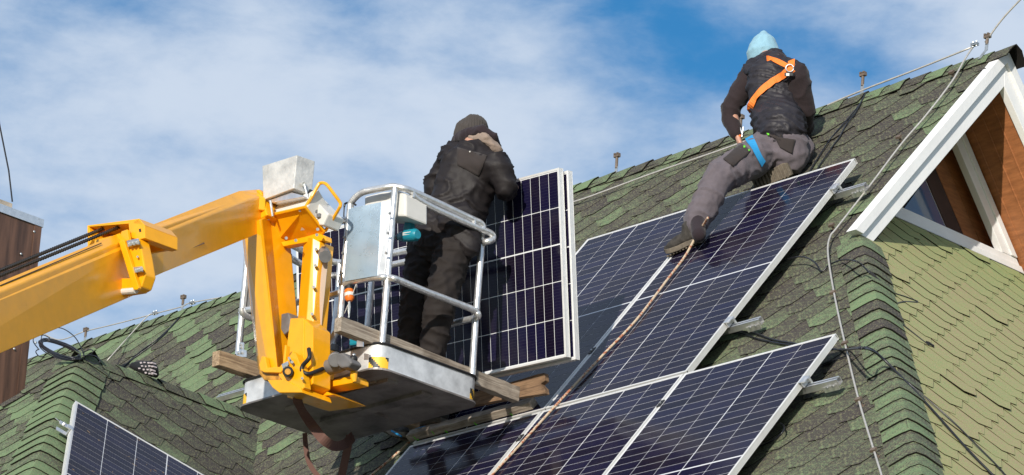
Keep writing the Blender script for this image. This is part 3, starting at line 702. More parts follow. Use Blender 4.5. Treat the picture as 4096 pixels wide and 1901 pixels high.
for x, y in ((390, 788), (484, 762), (2452, 112)):
    p = ridge(x, y); s = MB(); s.box(p - UX * .024 - UY * .014 - UZ * .008, UX * .048, UY * .028, UZ * .006); s.box(p - UX * .024 - UY * .014 + UZ * .003, UX * .048, UY * .028, UZ * .006)
    for dx in (-.014, .014): s.tube([p + UX * dx - UZ * .014, p + UX * dx + UZ * .02], .006, 6)
    s.build('cross_clamp', M_STEEL, lc)

# ------------------------------------------------------------------ loose cables
def cable(lb, pts, r=.0045, name='cable', grp='black solar cables lying on the roof', plug=None, mt=None):
    s = MB(); s.tube(smoothpath(pts, 8), r, 7); o = s.build(name, mt or M_CABLE, None, smooth=True); tag(o, lb, 'cable', grp)
    if plug:
        a, b = V(plug[0]), V(plug[1]); q = MB(); d_ = (b - a); q.tube([a, a + d_ * .2, a + d_ * .22, a + d_ * .5, a + d_ * .52, a + d_ * .9, b], [.008, .009, .011, .011, .009, .009, .005], 8); q.build('plug', M_BLACK, o, smooth=False)
    return o
zm = lambda x, y: (1981 + .263 * x, 125.8 + .263 * y)
cable('upper of two cables running from the ridge down behind the top panel', [onM(*zm(x, y), .02) for x, y in ((748, 405), (690, 520), (560, 680), (420, 840), (300, 1020), (220, 1150), (200, 1200))])
cable('lower of two cables running from the ridge down behind the top panel', [onM(*zm(x, y), .02) for x, y in ((752, 408), (650, 600), (560, 720), (500, 830), (440, 910), (380, 1000), (300, 1115), (285, 1150))])
z8 = lambda x, y: (1823.8 + .5264 * x, 566 + .5264 * y)
cable('twin cable crossing the shingles above the lower right panel', [onM(*z8(x, y), .02) for x, y in ((0, 492), (60, 505), (150, 520), (230, 548), (330, 566), (380, 575))], .0055)
cable('second of the twin cables above the lower right panel', [onM(*z8(x, y), .02) for x, y in ((0, 500), (90, 522), (160, 545), (250, 565), (320, 574))], .005)
cable('thick cable pair crossing the hip and running down the pale slope', [onM(*z8(500, 590), .02), onM(*z8(560, 598), .025)] + [onR(*z8(x, y), .035) for x, y in ((640, 590), (700, 600))] + [onR(*z8(x, y), .02) for x, y in ((760, 645), (870, 755), (960, 850), (1050, 950), (1130, 1040), (1210, 1125), (1300, 1215))], .0065)
cable('thinner cable beside the pair on the pale slope', [onM(*z8(520, 597), .02), onM(*z8(590, 590), .025)] + [onR(*z8(x, y), .035) for x, y in ((650, 584), (700, 592))] + [onR(*z8(x, y), .02) for x, y in ((770, 650), (860, 740), (1000, 860), (1100, 950), (1200, 1050), (1300, 1150), (1360, 1220))], .004)
cable('cable arching out from the upper panel edge and over the hip', [onM(*z8(210, 240), .02), onM(*z8(240, 205), .04), onM(*z8(290, 168), .06), onM(*z8(370, 152), .07), onM(*z8(430, 180), .06), onM(*z8(462, 222), .02), onM(*z8(500, 190), .03), onM(*z8(560, 168), .05)] + [onR(*z8(x, y), .04) for x, y in ((620, 172), (655, 192), (692, 232))], .0048, plug=(onR(*z8(688, 222), .02), onR(*z8(745, 278), .015)))
cable('thin looping cable with a plug on the pale slope', [onR(*z8(x, y), .012) for x, y in ((735, 270), (800, 320), (860, 342), (912, 362), (915, 369), (850, 367), (805, 385), (796, 410), (825, 455), (890, 508), (950, 556), (975, 575))], .0035, plug=(onR(*z8(960, 560), .012), onR(*z8(998, 582), .012)))
cable('short curl of cable at the edge of the lower right panel', [onM(*z8(265, 948), .02), onM(*z8(283, 965), .05), onM(*z8(272, 995), .05), onM(*z8(230, 1030), .03), onM(*z8(165, 1058), .02)], .005)
cable('cable stub with a plug beside the lower right panel corner', [onM(*z8(600, 620), .02), onM(*z8(540, 640), .02), onM(*z8(500, 660), .02), onM(*z8(460, 678), .02)], .004, plug=(onM(*z8(512, 652), .02), onM(*z8(465, 668), .02)))
z4 = lambda x, y: (.3685 * x, 754.7 + .3685 * y)
cable('upper of two cables coming over the ridge on the left roof', [onM(*z4(x, y), .015) for x, y in ((1335, 62), (1290, 72), (1245, 95), (1170, 180), (1090, 255), (1000, 320), (920, 385), (850, 450))], .005)
cable('lower of two cables coming over the ridge on the left roof', [onM(*z4(x, y), .015) for x, y in ((1325, 66), (1280, 80), (1235, 110), (1160, 195), (1080, 275), (1000, 335), (910, 400), (845, 455))], .005)

# coil of cable on the dormer tip
s = MB(); cc = TIP + V((-.07, -.02, .05)); e1 = (UX * .72 + UY * -.62 + UZ * -.22).normalized(); e2 = (V((.45, .62, .40))).normalized(); e2 = (e2 - e1 * e1.dot(e2)).normalized()
def pxcoil(x, y): return ony(x, y, TIP.y - .04)
for i in range(17):
    c = pxcoil(151 + random.uniform(-3, 3), 880 + random.uniform(-4, 4)); rx, ry = random.uniform(50, 58), random.uniform(13, 19); ph = random.uniform(0, 6.28); tl = random.uniform(.32, .42)
    pts = []
    for j in range(26):
        a = ph + j / 25 * 6.29; X_, Y_ = math.cos(a) * rx, math.sin(a) * ry
        x_ = 151 + X_ * math.cos(tl) - Y_ * math.sin(tl) + (i % 5 - 2) * 1.2; y_ = 880 + X_ * math.sin(tl) + Y_ * math.cos(tl) + (i % 4 - 1.5) * 1.6
        pts.append(ony(x_, y_, TIP.y - .03 - .13 * math.sin(a + .3) * (1 if True else 0) + (i % 3) * .004))
    s.tube(pts, .0036, 6)
for lp in (((113, 880), (104, 850), (120, 828), (155, 826), (188, 848), (206, 880), (212, 900)), ((98, 880), (84, 860), (88, 848), (108, 843), (125, 850)), ((98, 878), (90, 885), (98, 896), (110, 897), (114, 890)),
           ((208, 888), (225, 880), (234, 883), (228, 892), (205, 896)), ((214, 903), (235, 915), (250, 914), (250, 904), (240, 896), (225, 893))):
    s.tube(smoothpath([ony(x, y, TIP.y - .06) for x, y in lp], 6), .0034, 6)
tag(s.build('cable_coil', M_CABLE, smooth=True), 'coil of black cable lying on the tip of the left dormer', 'cable coil')
# patterned glove on the dormer ridge
# ------------------------------------------------------------------ dark glove with pale pads, on the dormer ridge
gl = empty('work_glove', onD(365, 930, .03)); tag(gl, 'black glove with pale rubber patches lying on the dormer ridge', 'glove')
gy = onD(365, 932, .03).y
s = MB(); o1 = [ony(x, y, gy) for x, y in ((327, 925), (334, 914), (350, 910), (382, 909), (386, 918), (389, 940), (384, 948), (368, 944), (345, 935))]
cg = sum(o1, V()) / len(o1); rings = []
for sc_, dy in ((.8, -.03), (1.0, -.012), (1.0, .03), (.75, .06)): rings.append([cg + (p - cg) * sc_ + UY * dy for p in o1])
n_ = len(o1); vs = [p for r in rings for p in r]; fs = [tuple(range(n_)), tuple(range(4 * n_ - 1, 3 * n_ - 1, -1))] + [(i * n_ + k, (i + 1) * n_ + k, (i + 1) * n_ + (k + 1) % n_, i * n_ + (k + 1) % n_) for i in range(3) for k in range(n_)]
s.add(vs, fs); s.build('glove_body', M_BLACK, gl, smooth=True)
M_PATCH = mat('pale_patch', (0.42, 0.37, 0.38), 0.6)
for (x, y) in ((354, 913), (363, 912), (373, 913), (381, 913), (357, 921), (366, 922), (375, 921), (383, 922), (350, 927), (361, 930), (371, 930), (380, 931), (366, 938), (375, 940), (383, 939)):
    s = MB(); w_, h_ = random.uniform(2.0, 3.2), random.uniform(1.6, 2.6); p = [ony(x + a * w_, y + b * h_, gy - .034) for a, b in ((-1, -.8), (.7, -1), (1, .6), (-.5, 1))]; s.prism(p, UY * .03); s.build('patch', M_PATCH, gl)

# ------------------------------------------------------------------ the lift: cage
lift = empty('boom_lift', V((-16, 12.9, 8.3))); tag(lift, 'yellow telescopic boom lift with an aluminium work cage', 'boom lift')
bx0, bx1, by0, by1, bz0 = -16.215, -15.035, 13.21, 13.985, 8.392
bz1 = ony(960, 868, 13.25).z
cage = empty('work_cage', V((-15.6, 13.6, bz0))); cage.parent = lift; cage.matrix_parent_inverse = wmat(lift).inverted()
def rrect(x0, y0, x1, y1, r, z, n=6):
    out = []
    for cx, cy, a0 in ((x1 - r, y0 + r, -90), (x1 - r, y1 - r, 0), (x0 + r, y1 - r, 90), (x0 + r, y0 + r, 180)):
        for i in range(n + 1):
            a = R_(a0 + 90 * i / n); out.append(V((cx + r * math.cos(a), cy + r * math.sin(a), z)))
    return out
def plate_mat(name, base, rough, dots=True):
    mt = mat(name, base, rough, 0.35, noise_s=9, noise_a=0.3)
    n, l = mt.node_tree.nodes, mt.node_tree.links; b = n['Principled BSDF']
    tc_ = n.new('ShaderNodeTexCoord'); 
    if dots:
        vo = n.new('ShaderNodeTexVoronoi'); vo.inputs['Scale'].default_value = 55; l.new(tc_.outputs['Object'], vo.inputs['Vector'])
        bp = n.new('ShaderNodeBump'); bp.inputs['Strength'].default_value = 0.5; bp.inputs['Distance'].default_value = 0.003; l.new(vo.outputs['Distance'], bp.inputs['Height']); l.new(bp.outputs[0], b.inputs['Normal'])
    return mt
M_PLATE = plate_mat('scuffed_plate', (0.68, 0.69, 0.70), 0.34, False)
M_DIAM = plate_mat('chequer_plate', (0.66, 0.64, 0.60), 0.36, True)
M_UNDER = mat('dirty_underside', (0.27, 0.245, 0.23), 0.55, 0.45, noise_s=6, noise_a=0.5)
s = MB()
o_ = rrect(bx0, by0, bx1, by1, .085, bz0); i_ = rrect(bx0 + .004, by0 + .004, bx1 - .004, by1 - .004, .081, bz0); n = len(o_); H = bz1 - bz0
vs = o_ + [p + UZ * H for p in o_] + [p + UZ * H for p in i_] + [p + UZ * .02 for p in i_]
fs = [(i, (i + 1) % n, n + (i + 1) % n, n + i) for i in range(n)] + [(n + i, n + (i + 1) % n, 2 * n + (i + 1) % n, 2 * n + i) for i in range(n)] + [(2 * n + i, 2 * n + (i + 1) % n, 3 * n + (i + 1) % n, 3 * n + i) for i in range(n)] + [tuple(range(3 * n, 4 * n))]
s.add(vs, fs); s.build('toe_board', M_PLATE, cage, autosmooth=40)
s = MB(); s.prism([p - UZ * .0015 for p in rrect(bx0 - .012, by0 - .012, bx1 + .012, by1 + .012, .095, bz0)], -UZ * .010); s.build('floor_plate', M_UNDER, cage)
s = MB(); L_ = rrect(bx0 - .006, by0 - .006, bx1 + .006, by1 + .006, .09, bz1 + .004); s.tube(L_ + [L_[0]], .007, 6); s.build('rubber_edge', M_BLACK, cage)
# stiffening channels and welds beneath
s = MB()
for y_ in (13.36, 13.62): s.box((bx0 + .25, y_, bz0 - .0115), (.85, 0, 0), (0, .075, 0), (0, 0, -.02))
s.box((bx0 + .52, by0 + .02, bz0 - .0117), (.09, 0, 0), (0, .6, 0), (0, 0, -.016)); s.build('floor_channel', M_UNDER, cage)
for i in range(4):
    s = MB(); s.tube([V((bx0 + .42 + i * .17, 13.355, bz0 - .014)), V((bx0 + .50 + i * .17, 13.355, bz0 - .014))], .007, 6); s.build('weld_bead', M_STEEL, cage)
# hazard tape on three corners
M_TAPEY = mat('hazard_yellow', (0.85, 0.48, 0.03), 0.5); M_TAPEK = mat('hazard_black', (0.02, 0.02, 0.02), 0.5)
for cxs, cys, a0, nm in ((bx1 - .085, by0 + .085, -84, 1), (bx0 + .085, by0 + .085, 190, 1), (bx1 - .085, by1 - .085, 4, 1)):
    t_ = MB(); seg = 12; rr_ = .0862; hh = .062
    for i in range(seg):
        a, b = R_(a0 + 78 * i / seg), R_(a0 + 78 * (i + 1) / seg)
        for j in range(6):
            z0_, z1_ = bz0 + .004 + hh * j / 6, bz0 + .004 + hh * (j + 1) / 6
            mi = 1 if ((i + j) % 12) in (3, 4, 5, 6) else 0
            P_ = lambda an, zz: V((cxs + rr_ * math.cos(an), cys + rr_ * math.sin(an), zz))
            t_.add([P_(a, z0_), P_(b, z0_), P_(b, z1_), P_(a, z1_)], [(0, 1, 2, 3)], mi)
    t_.build('hazard_tape', [M_TAPEY, M_TAPEK], cage)
FY = lambda x, y: ony(x, y, 13.235)
RXp = lambda x, y: onx(x, y, -15.02)
KY = lambda x, y: ony(x, y, 13.955)
LX = lambda x, y: onx(x, y, -16.19)
def ctube(name, pts, r=.0195, k=6, mt=None): s = MB(); s.tube(smoothpath(pts, k) if k > 1 else pts, r, 12); return s.build(name, mt or M_TUBE, cage, autosmooth=50)
zE = lambda x, y: (817.6 + .3418 * x, 377.3 + .3418 * y)
# posts
ctube('post', [FY(880.8, 524), FY(868, 660), FY(857, 786), FY(853.5, 815), FY(846, 835), FY(812, 880)])
cor = lambda x, y: on(x, y, V((-15.07, 13.26, 0)), V((.6, -.8, 0)))
ctube('post', [cor(994, 474), cor(983, 600), cor(968, 786), cor(960.5, 868)], k=2)
ctube('post', [KY(1213, 570), KY(1210, 640), KY(1197, 800), KY(1188, 945)], k=2)
ctube('post', [KY(1122, 770), KY(1117, 830), KY(1112, 884)], k=2)
ctube('post', [KY(935, 700), KY(931, 750), KY(924, 830)], k=2); ctube('post', [KY(856, 660), KY(850, 740), KY(836, 880)], k=2)
ctube('post', [FY(622, 640), FY(619, 690), FY(612, 760), FY(599, 893)], k=2); ctube('post', [LX(714, 612), LX(712, 660), LX(706, 752)], k=2, r=.022)
# top rails
top = [FY(880.8, 526), FY(883, 512), FY(892, 499), FY(910, 485), FY(937, 478), FY(965, 473), cor(985, 469.5), cor(999, 470.5)]
ctube('top_rail', top + [RXp(1018, 475), RXp(1036, 481.6), RXp(1100, 510), RXp(1180, 548), RXp(1206, 560), RXp(1214, 569), RXp(1214, 578)])
ctube('outer_rail', [RXp(1036, 486), RXp(1045, 497), RXp(1060, 508), RXp(1101, 529), RXp(1150, 551), RXp(1193.6, 570.4), RXp(1228, 584), RXp(1240, 594), RXp(1238, 603), KY(1226, 608), KY(1214, 610)])
for x, y in ((1190, 556), (1036, 484)):
    s = MB(); s.cbox(RXp(x, y + 6), (.018, 0, 0), (0, .006, 0), (0, 0, .02)); s.build('rail_bracket', M_TUBE, cage)
# mid rails
ctube('mid_rail', [FY(861, 720), FY(875, 712), FY(897, 706), FY(937, 699.5), FY(962, 698), cor(976, 698.5), RXp(990, 701), RXp(1003, 705), RXp(1060, 729), RXp(1120, 752), RXp(1180, 775), RXp(1197, 784), RXp(1203, 794), KY(1196, 800), KY(1180, 804), KY(1150, 811), KY(1122, 820), KY(1095, 826)])
ctube('mid_rail', [FY(752, 760), FY(799, 750), FY(835, 742), FY(857, 735)])
ctube('mid_rail', [FY(706, 763), FY(730, 763), FY(752, 760)]);
ctube('back_rail', [LX(700, 632), LX(727, 648), LX(770, 667), LX(800, 676), KY(824, 655) if False else KY(848, 690), KY(870, 688)], k=4) if False else None
ctube('back_rail', [LX(705, 636), LX(757, 664), LX(795, 684), LX(812, 690), KY(840, 693), KY(873, 690), KY(1015, 660), KY(1100, 640), KY(1209, 616)], k=5)
ctube('back_rail', [LX(700, 600), LX(757, 628), LX(800, 646), KY(830, 657), KY(858, 661), KY(877, 659), KY(1015, 633), KY(1100, 614), KY(1209, 592)], k=5)
ctube('back_rail', [FY(838, 560), FY(858, 556), FY(880, 551)], k=3)
ctube('side_rail', [LX(608, 775), LX(611, 788), LX(622, 797), LX(650, 806), LX(690, 822), LX(740, 842)], k=4)
ctube('side_rail', [FY(606, 790), FY(613, 782), FY(630, 779), FY(660, 772)], k=4)
# black grip sleeve and foam on the left post
ctube('foam_sleeve', [LX(722, 640), LX(719, 690), LX(714, 750)], r=.03, k=2, mt=M_BLACK)
s = MB(); s.prism([FY(x, y) + UY * .02 for x, y in ((604, 690), (612, 655), (628, 640), (640, 645), (642, 780), (630, 800), (612, 795))], UY * .05); s.build('cable_cover', M_GREY, cage, bevel=.008)
# collar on the far post
s = MB(); s.tube([KY(1120, 806), KY(1119, 820)], .034, 12); s.build('post_collar', M_GREY, cage)
# sheet metal panel with its bent edge
q = [FY(x, y) - UY * .022 for x, y in ((885, 528), (967, 512), (957, 697), (937, 700), (876, 711))]
s = MB(); s.prism(q, -UY * .003); s.build('sheet_panel', mat('sky_tinted_sheet', (0.42, 0.55, 0.68), 0.28, 0.45, noise_s=7, noise_a=0.12, bump=.06, bump_s=8), cage)  # blue base colour paints in the reflected sky
q = [FY(967, 512) - UY * .022, cor(987, 505) - UY * .01, cor(974, 694) - UY * .01, FY(957, 697) - UY * .022]
s = MB(); s.prism(q, V((-.001, .003, 0))); s.build('sheet_panel', M_PLATE, cage)
for x, y in ((876, 560), (874, 600), (871, 640), (868, 690), (988, 540), (984, 590), (980, 640)):
    s = MB(); s.tube([FY(x, y) - UY * .02, FY(x, y) - UY * .03], .008, 6); s.build('screw', M_STEEL, cage)
# moulded control housing under the top rail
def P3(lst, f): return [f(x, y) for x, y in lst]
fr = P3(((916, 494), (962, 482), (1000, 479), (1020, 488), (1020, 545), (1000, 545), (916, 540)), lambda x, y: ony(x, y, 13.30))
s = MB(); s.prism(fr, UY * .17); s.build('control_housing', M_LGREY, cage, bevel=.012)
a = [ony(1000, 480, 13.32), ony(1022, 488, 13.32), ony(1022, 546, 13.32), ony(998, 546, 13.32)]
b = [ony(1048, 494, 13.46), ony(1066, 528, 13.46), ony(1066, 536, 13.46), ony(1010, 546, 13.46)]
s = MB(); s.add(a + b, [(0, 1, 2, 3), (7, 6, 5, 4), (0, 4, 5, 1), (1, 5, 6, 2), (2, 6, 7, 3), (3, 7, 4, 0)]); s.build('control_housing', M_LGREY, cage, bevel=.008)

# ------------------------------------------------------------------ the lift: column, arm and boom
def part(name, mt, fn, bevel=.004, parent=None, **kw): s = MB(); fn(s); return s.build(name, mt, parent or lift, bevel=bevel, **kw)
Yp = lambda Y: (lambda x, y: ony(x, y, Y))
C0 = Yp(13.05)
# column: three-sided channel
def colf(s):
    a, b, c = [C0(764, 597), C0(749, 800), C0(744, 880)], [Yp(12.99)(786, 598), Yp(12.99)(771, 800), Yp(12.99)(766, 880)], [Yp(13.02)(806, 609), Yp(13.02)(789, 815), Yp(13.02)(786, 880)]
    n = len(a); back = UY * .10
    vs = a + b + c + [p + back for p in c] + [p + back for p in a]
    fs = []
    for r in range(5):
        for i in range(n - 1): fs.append((r * n + i, r * n + i + 1, ((r + 1) % 5) * n + i + 1, ((r + 1) % 5) * n + i))
    fs += [tuple(r * n for r in range(5)), tuple(r * n + n - 1 for r in range(4, -1, -1))]
    s.add(vs, fs)
part('column', M_YEL, colf)
part('column_foot', M_YEL, lambda s: s.prism([Yp(12.93)(x, y) for x, y in ((730, 801), (763, 800), (787, 822), (787, 965), (760, 985), (727, 975), (718, 915), (722, 862))], UY * .13))
part('column_foot', M_YEL, lambda s: s.prism([Yp(12.925)(x, y) for x, y in ((760, 801), (765, 800), (763, 990), (755, 990))], UY * .01))
for x, y in ((795, 627), (793, 668), (789, 722), (785, 790), (782, 827), (781, 849), (779, 868), (787, 960)):
    part('bolt', M_STEEL, lambda s: s.tube([Yp(13.0)(x, y), Yp(12.985)(x, y)], .009, 8), 0)
part('grey_cap', M_GREY, lambda s: s.tube([Yp(13.06)(813, 634), Yp(13.0)(818, 646)], .035, 10), 0)
# control tray, its grey body and yellow hoop
tr = [Yp(12.93)(675, 542.5), Yp(12.90)(768, 521), Yp(13.05)(816, 582), Yp(13.10)(794, 606), Yp(13.10)(741, 604), Yp(13.06)(712, 612), Yp(13.02)(700, 604)]
nn = (tr[1] - tr[0]).cross(tr[3] - tr[0]).normalized(); nn = nn if nn.z > 0 else -nn
part('control_tray', M_YEL, lambda s: s.prism(tr, nn * .012), .003)
for a_, b_ in ((0, 1), (1, 2), (2, 3), (4, 5), (5, 6), (6, 0)):
    part('tray_lip', M_YEL, lambda s: s.tube([tr[a_], tr[b_]], .009, 6), 0)
part('tray_bracket', M_YEL, lambda s: s.prism([Yp(13.02)(x, y) for x, y in ((765, 596), (800, 586), (818, 594), (819, 606), (790, 606), (712, 620), (706, 609))], UY * .05))
bb = [tr[0] * .97 + tr[5] * .03 + nn * .013, tr[1] * .97 + tr[3] * .03 + nn * .013, tr[2] * .9 + tr[0] * .1 + nn * .013, tr[5] * .8 + tr[1] * .2 + nn * .013]
part('control_body', M_LGREY, lambda s: s.prism(bb, nn * .11 + UZ * .03), .01)
part('control_lid', M_LGREY, lambda s: s.prism([Yp(13.0)(x, y) for x, y in ((768, 508), (779, 488), (826, 538), (812, 567), (803, 566), (769, 528))], UY * .12), .008)
for i, (x, y) in enumerate(((785, 520), (793, 532), (802, 543))): part('control_button', M_GREY, lambda s: s.cbox(Yp(12.992)(x, y), (.012, 0, 0), (0, .008, 0), (0, 0, .012)), .002)
part('dark_gasket', M_GREY, lambda s: s.prism([Yp(12.97)(x, y) for x, y in ((690, 527), (694, 511), (752, 496), (762, 500), (752, 514))], UY * .1), .004)
part('control_flap', M_ALU, lambda s: s.prism([Yp(12.9)(x, y) for x, y in ((671, 506), (734, 484), (762, 492), (762, 496), (686, 510))], UY * .16), .002)
part('guard_hoop', M_YEL, lambda s: s.tube(smoothpath([Yp(12.92)(766, 526), Yp(12.93)(785, 494), Yp(12.95)(801, 466), Yp(12.955)(807, 461), Yp(12.96)(815, 461), Yp(12.965)(824, 467), Yp(13.0)(842, 491), Yp(13.03)(855, 509), Yp(13.03)(856.5, 515), Yp(13.03)(854, 523), Yp(13.05)(837, 552), Yp(13.06)(818, 582)], 4), .0095, 8), 0)
part('lever', M_STEEL, lambda s: s.tube([Yp(12.93)(766, 464), Yp(12.95)(775, 500), Yp(12.98)(789, 520)], .006, 6), 0)
part('lever', M_BLACK, lambda s: s.tube([Yp(12.98)(776, 492), Yp(12.98)(784, 479)], .013, 8), 0)
for x, y in ((676, 550), (755, 529), (799, 577), (720, 599), (744, 605), (797, 591)): part('bolt', M_STEEL, lambda s: s.tube([Yp(12.94)(x, y), Yp(12.915)(x, y)], .009, 8), 0)
# chequer plate box
bf = Yp(12.88); A_, B_, C_, D_ = bf(659.5, 417.5), bf(747, 390), bf(739, 474), bf(662, 503)
part('chequer_box', M_DIAM, lambda s: s.prism([A_, B_, C_, D_], UY * .135 + UZ * .006), .004)
part('box_stay', M_STEEL, lambda s: s.tube([bf(680, 505), bf(686, 545)], .007, 6), 0)
part('box_stay', M_STEEL, lambda s: s.tube([Yp(13.1)(668, 500), Yp(13.1)(676, 530), Yp(13.1)(690, 548)], .007, 6), 0)
part('box_tab', M_STEEL, lambda s: s.tube([Yp(12.95)(764, 464), Yp(12.93)(764, 464)], .013, 8), 0)

# jib arm: hexagonal tube
def armf(s):
    T_ = [(12.94, 606, 572), (12.84, 612, 570), (12.82, 652, 553), (12.84, 659, 550), (12.95, 680, 543)]
    Bm = [(13.02, 649, 930), (12.95, 655, 935), (12.90, 676, 938), (12.90, 699, 936), (13.00, 714, 925)]
    a = [Yp(t[0])(t[1], t[2]) for t in T_]; b = [Yp(t[0])(t[1], t[2]) for t in Bm]; bk = UY * .14
    a += [a[4] + bk, a[0] + bk]; b += [b[4] + bk, b[0] + bk]
    n = 7; s.add(a + b, [(i, (i + 1) % n, n + (i + 1) % n, n + i) for i in range(n)] + [tuple(range(n)), tuple(range(2 * n - 1, n - 1, -1))])
part('jib_arm', M_YEL, armf, .006)
# knuckle and lower brackets
P9 = Yp(12.89)
part('knuckle', M_YELD, lambda s: s.prism([P9(x, y) for x, y in ((652, 925), (700, 928), (708, 955), (690, 960), (662, 956), (650, 940))], UY * .2), .01)
part('knuckle', M_YEL, lambda s: s.prism([Yp(12.87)(x, y) for x, y in ((705, 920), (722, 905), (735, 884), (744, 890), (760, 930), (766, 975), (750, 987), (720, 970), (700, 945))], UY * .05), .004)
part('knuckle', M_YEL, lambda s: s.prism([Yp(12.86)(x, y) for x, y in ((672, 956), (716, 955), (755, 975), (760, 988), (702, 988), (685, 975))], UY * .22), .004)
part('knuckle', M_YEL, lambda s: s.prism([Yp(12.86)(x, y) for x, y in ((651, 918), (658, 896), (666, 897), (672, 925), (710, 922), (716, 868), (720, 868), (716, 925), (705, 938), (664, 937), (655, 932))], UY * .03), .004)
part('pivot_pin', M_BLACK, lambda s: s.tube([Yp(12.87)(724, 935), Yp(12.83)(724, 935)], .030, 14), .003)
part('pivot_pin', M_YELD, lambda s: s.tube([Yp(12.829)(724, 935), Yp(12.825)(724, 935)], .017, 12), 0)
part('pivot_pin', M_BLACK, lambda s: s.tube([onz(765, 983, 8.40), onz(768, 990, 8.33)], .055, 16), .003)
part('keeper_plate', M_STEEL, lambda s: s.prism([Yp(12.86)(x, y) for x, y in ((710, 917), (726, 909), (727, 918), (714, 933))], -UY * .006), .002)
part('keeper_plate', M_STEEL, lambda s: s.prism([Yp(12.86)(x, y) for x, y in ((725, 900), (729, 898), (738, 912), (734, 916))], -UY * .006), .002)
for x, y in ((714, 922), (721, 920), (728, 903), (735, 911), (760, 952)): part('bolt', M_STEEL, lambda s: s.tube([Yp(12.855)(x, y), Yp(12.84)(x, y)], .008, 6), 0)
# swing bar under the toe board with its grey actuator
part('swing_bar', M_YEL, lambda s: s.prism([Yp(13.10)(x, y) for x, y in ((782, 964), (830, 956), (888, 944), (894, 950), (894, 962), (830, 974), (784, 985))], UY * .10), .005)
part('swing_bar', M_YEL, lambda s: s.prism([Yp(13.05)(x, y) for x, y in ((722, 990), (760, 990), (812, 980), (838, 993), (812, 996), (745, 1006), (722, 1000))], UY * .25), .004)
part('swing_link', M_YEL, lambda s: s.tube([Yp(13.08)(891, 912), Yp(13.08)(890, 950), Yp(13.08)(892, 962)], [.020, .020, .010], 10), 0)
part('column_bracket', M_YEL, lambda s: s.prism([Yp(13.06)(x, y) for x, y in ((788, 872), (803, 870), (798, 960), (784, 962))], UY * .12), .004)
M_ACT = mat('actuator_grey', (0.14, 0.135, 0.135), 0.5, noise_s=15, noise_a=.25)
part('actuator', M_ACT, lambda s: s.tube([Yp(13.05)(803, 929), Yp(13.05)(808, 928), Yp(13.05)(848, 920), Yp(13.05)(866, 915)], [.030, .043, .043, .036], 14), 0, autosmooth=40)
part('actuator', M_ACT, lambda s: s.tube([Yp(13.1)(844, 903), Yp(12.99)(843, 906)], .040, 16), .004)
part('actuator', M_ACT, lambda s: s.prism([Yp(13.0)(x, y) for x, y in ((850, 888), (862, 887), (880, 903), (885, 912), (874, 924), (858, 926), (846, 918))], UY * .08), .01)
part('actuator_rod', M_ACT, lambda s: s.tube([Yp(13.04)(768, 934), Yp(13.04)(805, 928)], .020, 10), 0)
part('ball_joint', M_BLACK, lambda s: s.sphere(Yp(13.05)(889, 904), .024, 8), 0, smooth=True)
part('ball_joint', M_STEEL, lambda s: s.sphere(Yp(13.05)(890, 894), .011, 6), 0, smooth=True)
part('hydraulic_hose', M_BLACK, lambda s: s.tube(smoothpath([Yp(12.9)(777, 878), Yp(12.88)(778, 900), Yp(12.88)(762, 920), Yp(12.88)(760, 934), Yp(12.9)(775, 941), Yp(12.95)(795, 935), Yp(13.0)(812, 928)], 6), .012, 8), 0, smooth=True)
part('hydraulic_cylinder', M_GREY, lambda s: s.tube([Yp(13.1)(690, 665), Yp(13.1)(707, 790)], [.014, .018], 10), 0)
part('cylinder_head', M_ACT, lambda s: s.prism([Yp(12.98)(x, y) for x, y in ((707, 790), (724, 786), (730, 800), (727, 832), (714, 842), (706, 828))], UY * .08), .006)
part('bracket_plate', M_STEEL, lambda s: s.prism([Yp(13.15)(x, y) for x, y in ((685, 628), (708, 624), (708, 634), (685, 640))], UY * .01), .001)

# boom: cross-sections swept along its length
ax_d = None
def section(fr, low, mid, up, bev, dep, depY):      # points along the visible side plus the hidden back
    pass
def loft(s, rings):
    n = len(rings[0]); vs = [p for r in rings for p in r]
    fs = [(i * n + k, i * n + (k + 1) % n, (i + 1) * n + (k + 1) % n, (i + 1) * n + k) for i in range(len(rings) - 1) for k in range(n)]
    fs += [tuple(range(n)), tuple(range(len(vs) - 1, len(vs) - n - 1, -1))]; s.add(vs, fs)
def bring(Y, x, top_, side, crease, low, w=.15, x2=None):
    # top bevel edge, side top edge, crease (proud), bottom edge, then the back
    f = Yp
    a = f(Y + .055)(x, top_); b = f(Y)(x, side); c = f(Y - .004)(x, crease - 1.2); c2 = f(Y + .004)(x, crease + 1.2); d = f(Y + .065)(x, low); bk = UY * w
    return [a, b, c, c2, d, d + bk, a + bk]
# outer section: runs past the left edge of the frame, down towards the machine on the ground
r0_, r3_ = bring(10.2, 0, 708, 735, 789.7, 842), bring(11.29, 303, 584, 608.8, 658, 714)
outer_rings = [[a + (a - b) * 1.3 for a, b in zip(r0_, r3_)], r3_]
part('outer_boom', M_YEL, lambda s: loft(s, outer_rings), .006)
part('crease_highlight', M_YEL, lambda s: s.tube([outer_rings[0][2] * .5 + outer_rings[0][3] * .5, outer_rings[-1][2] * .5 + outer_rings[-1][3] * .5], .0045, 6), 0)  # added bead standing in for the bright highlight along the crease
part('boom_groove', M_CHAIN, lambda s: s.tube([Yp(10.2 + .03)(0, 719), Yp(11.10 + .03)(255, 612)], .003, 4), 0)
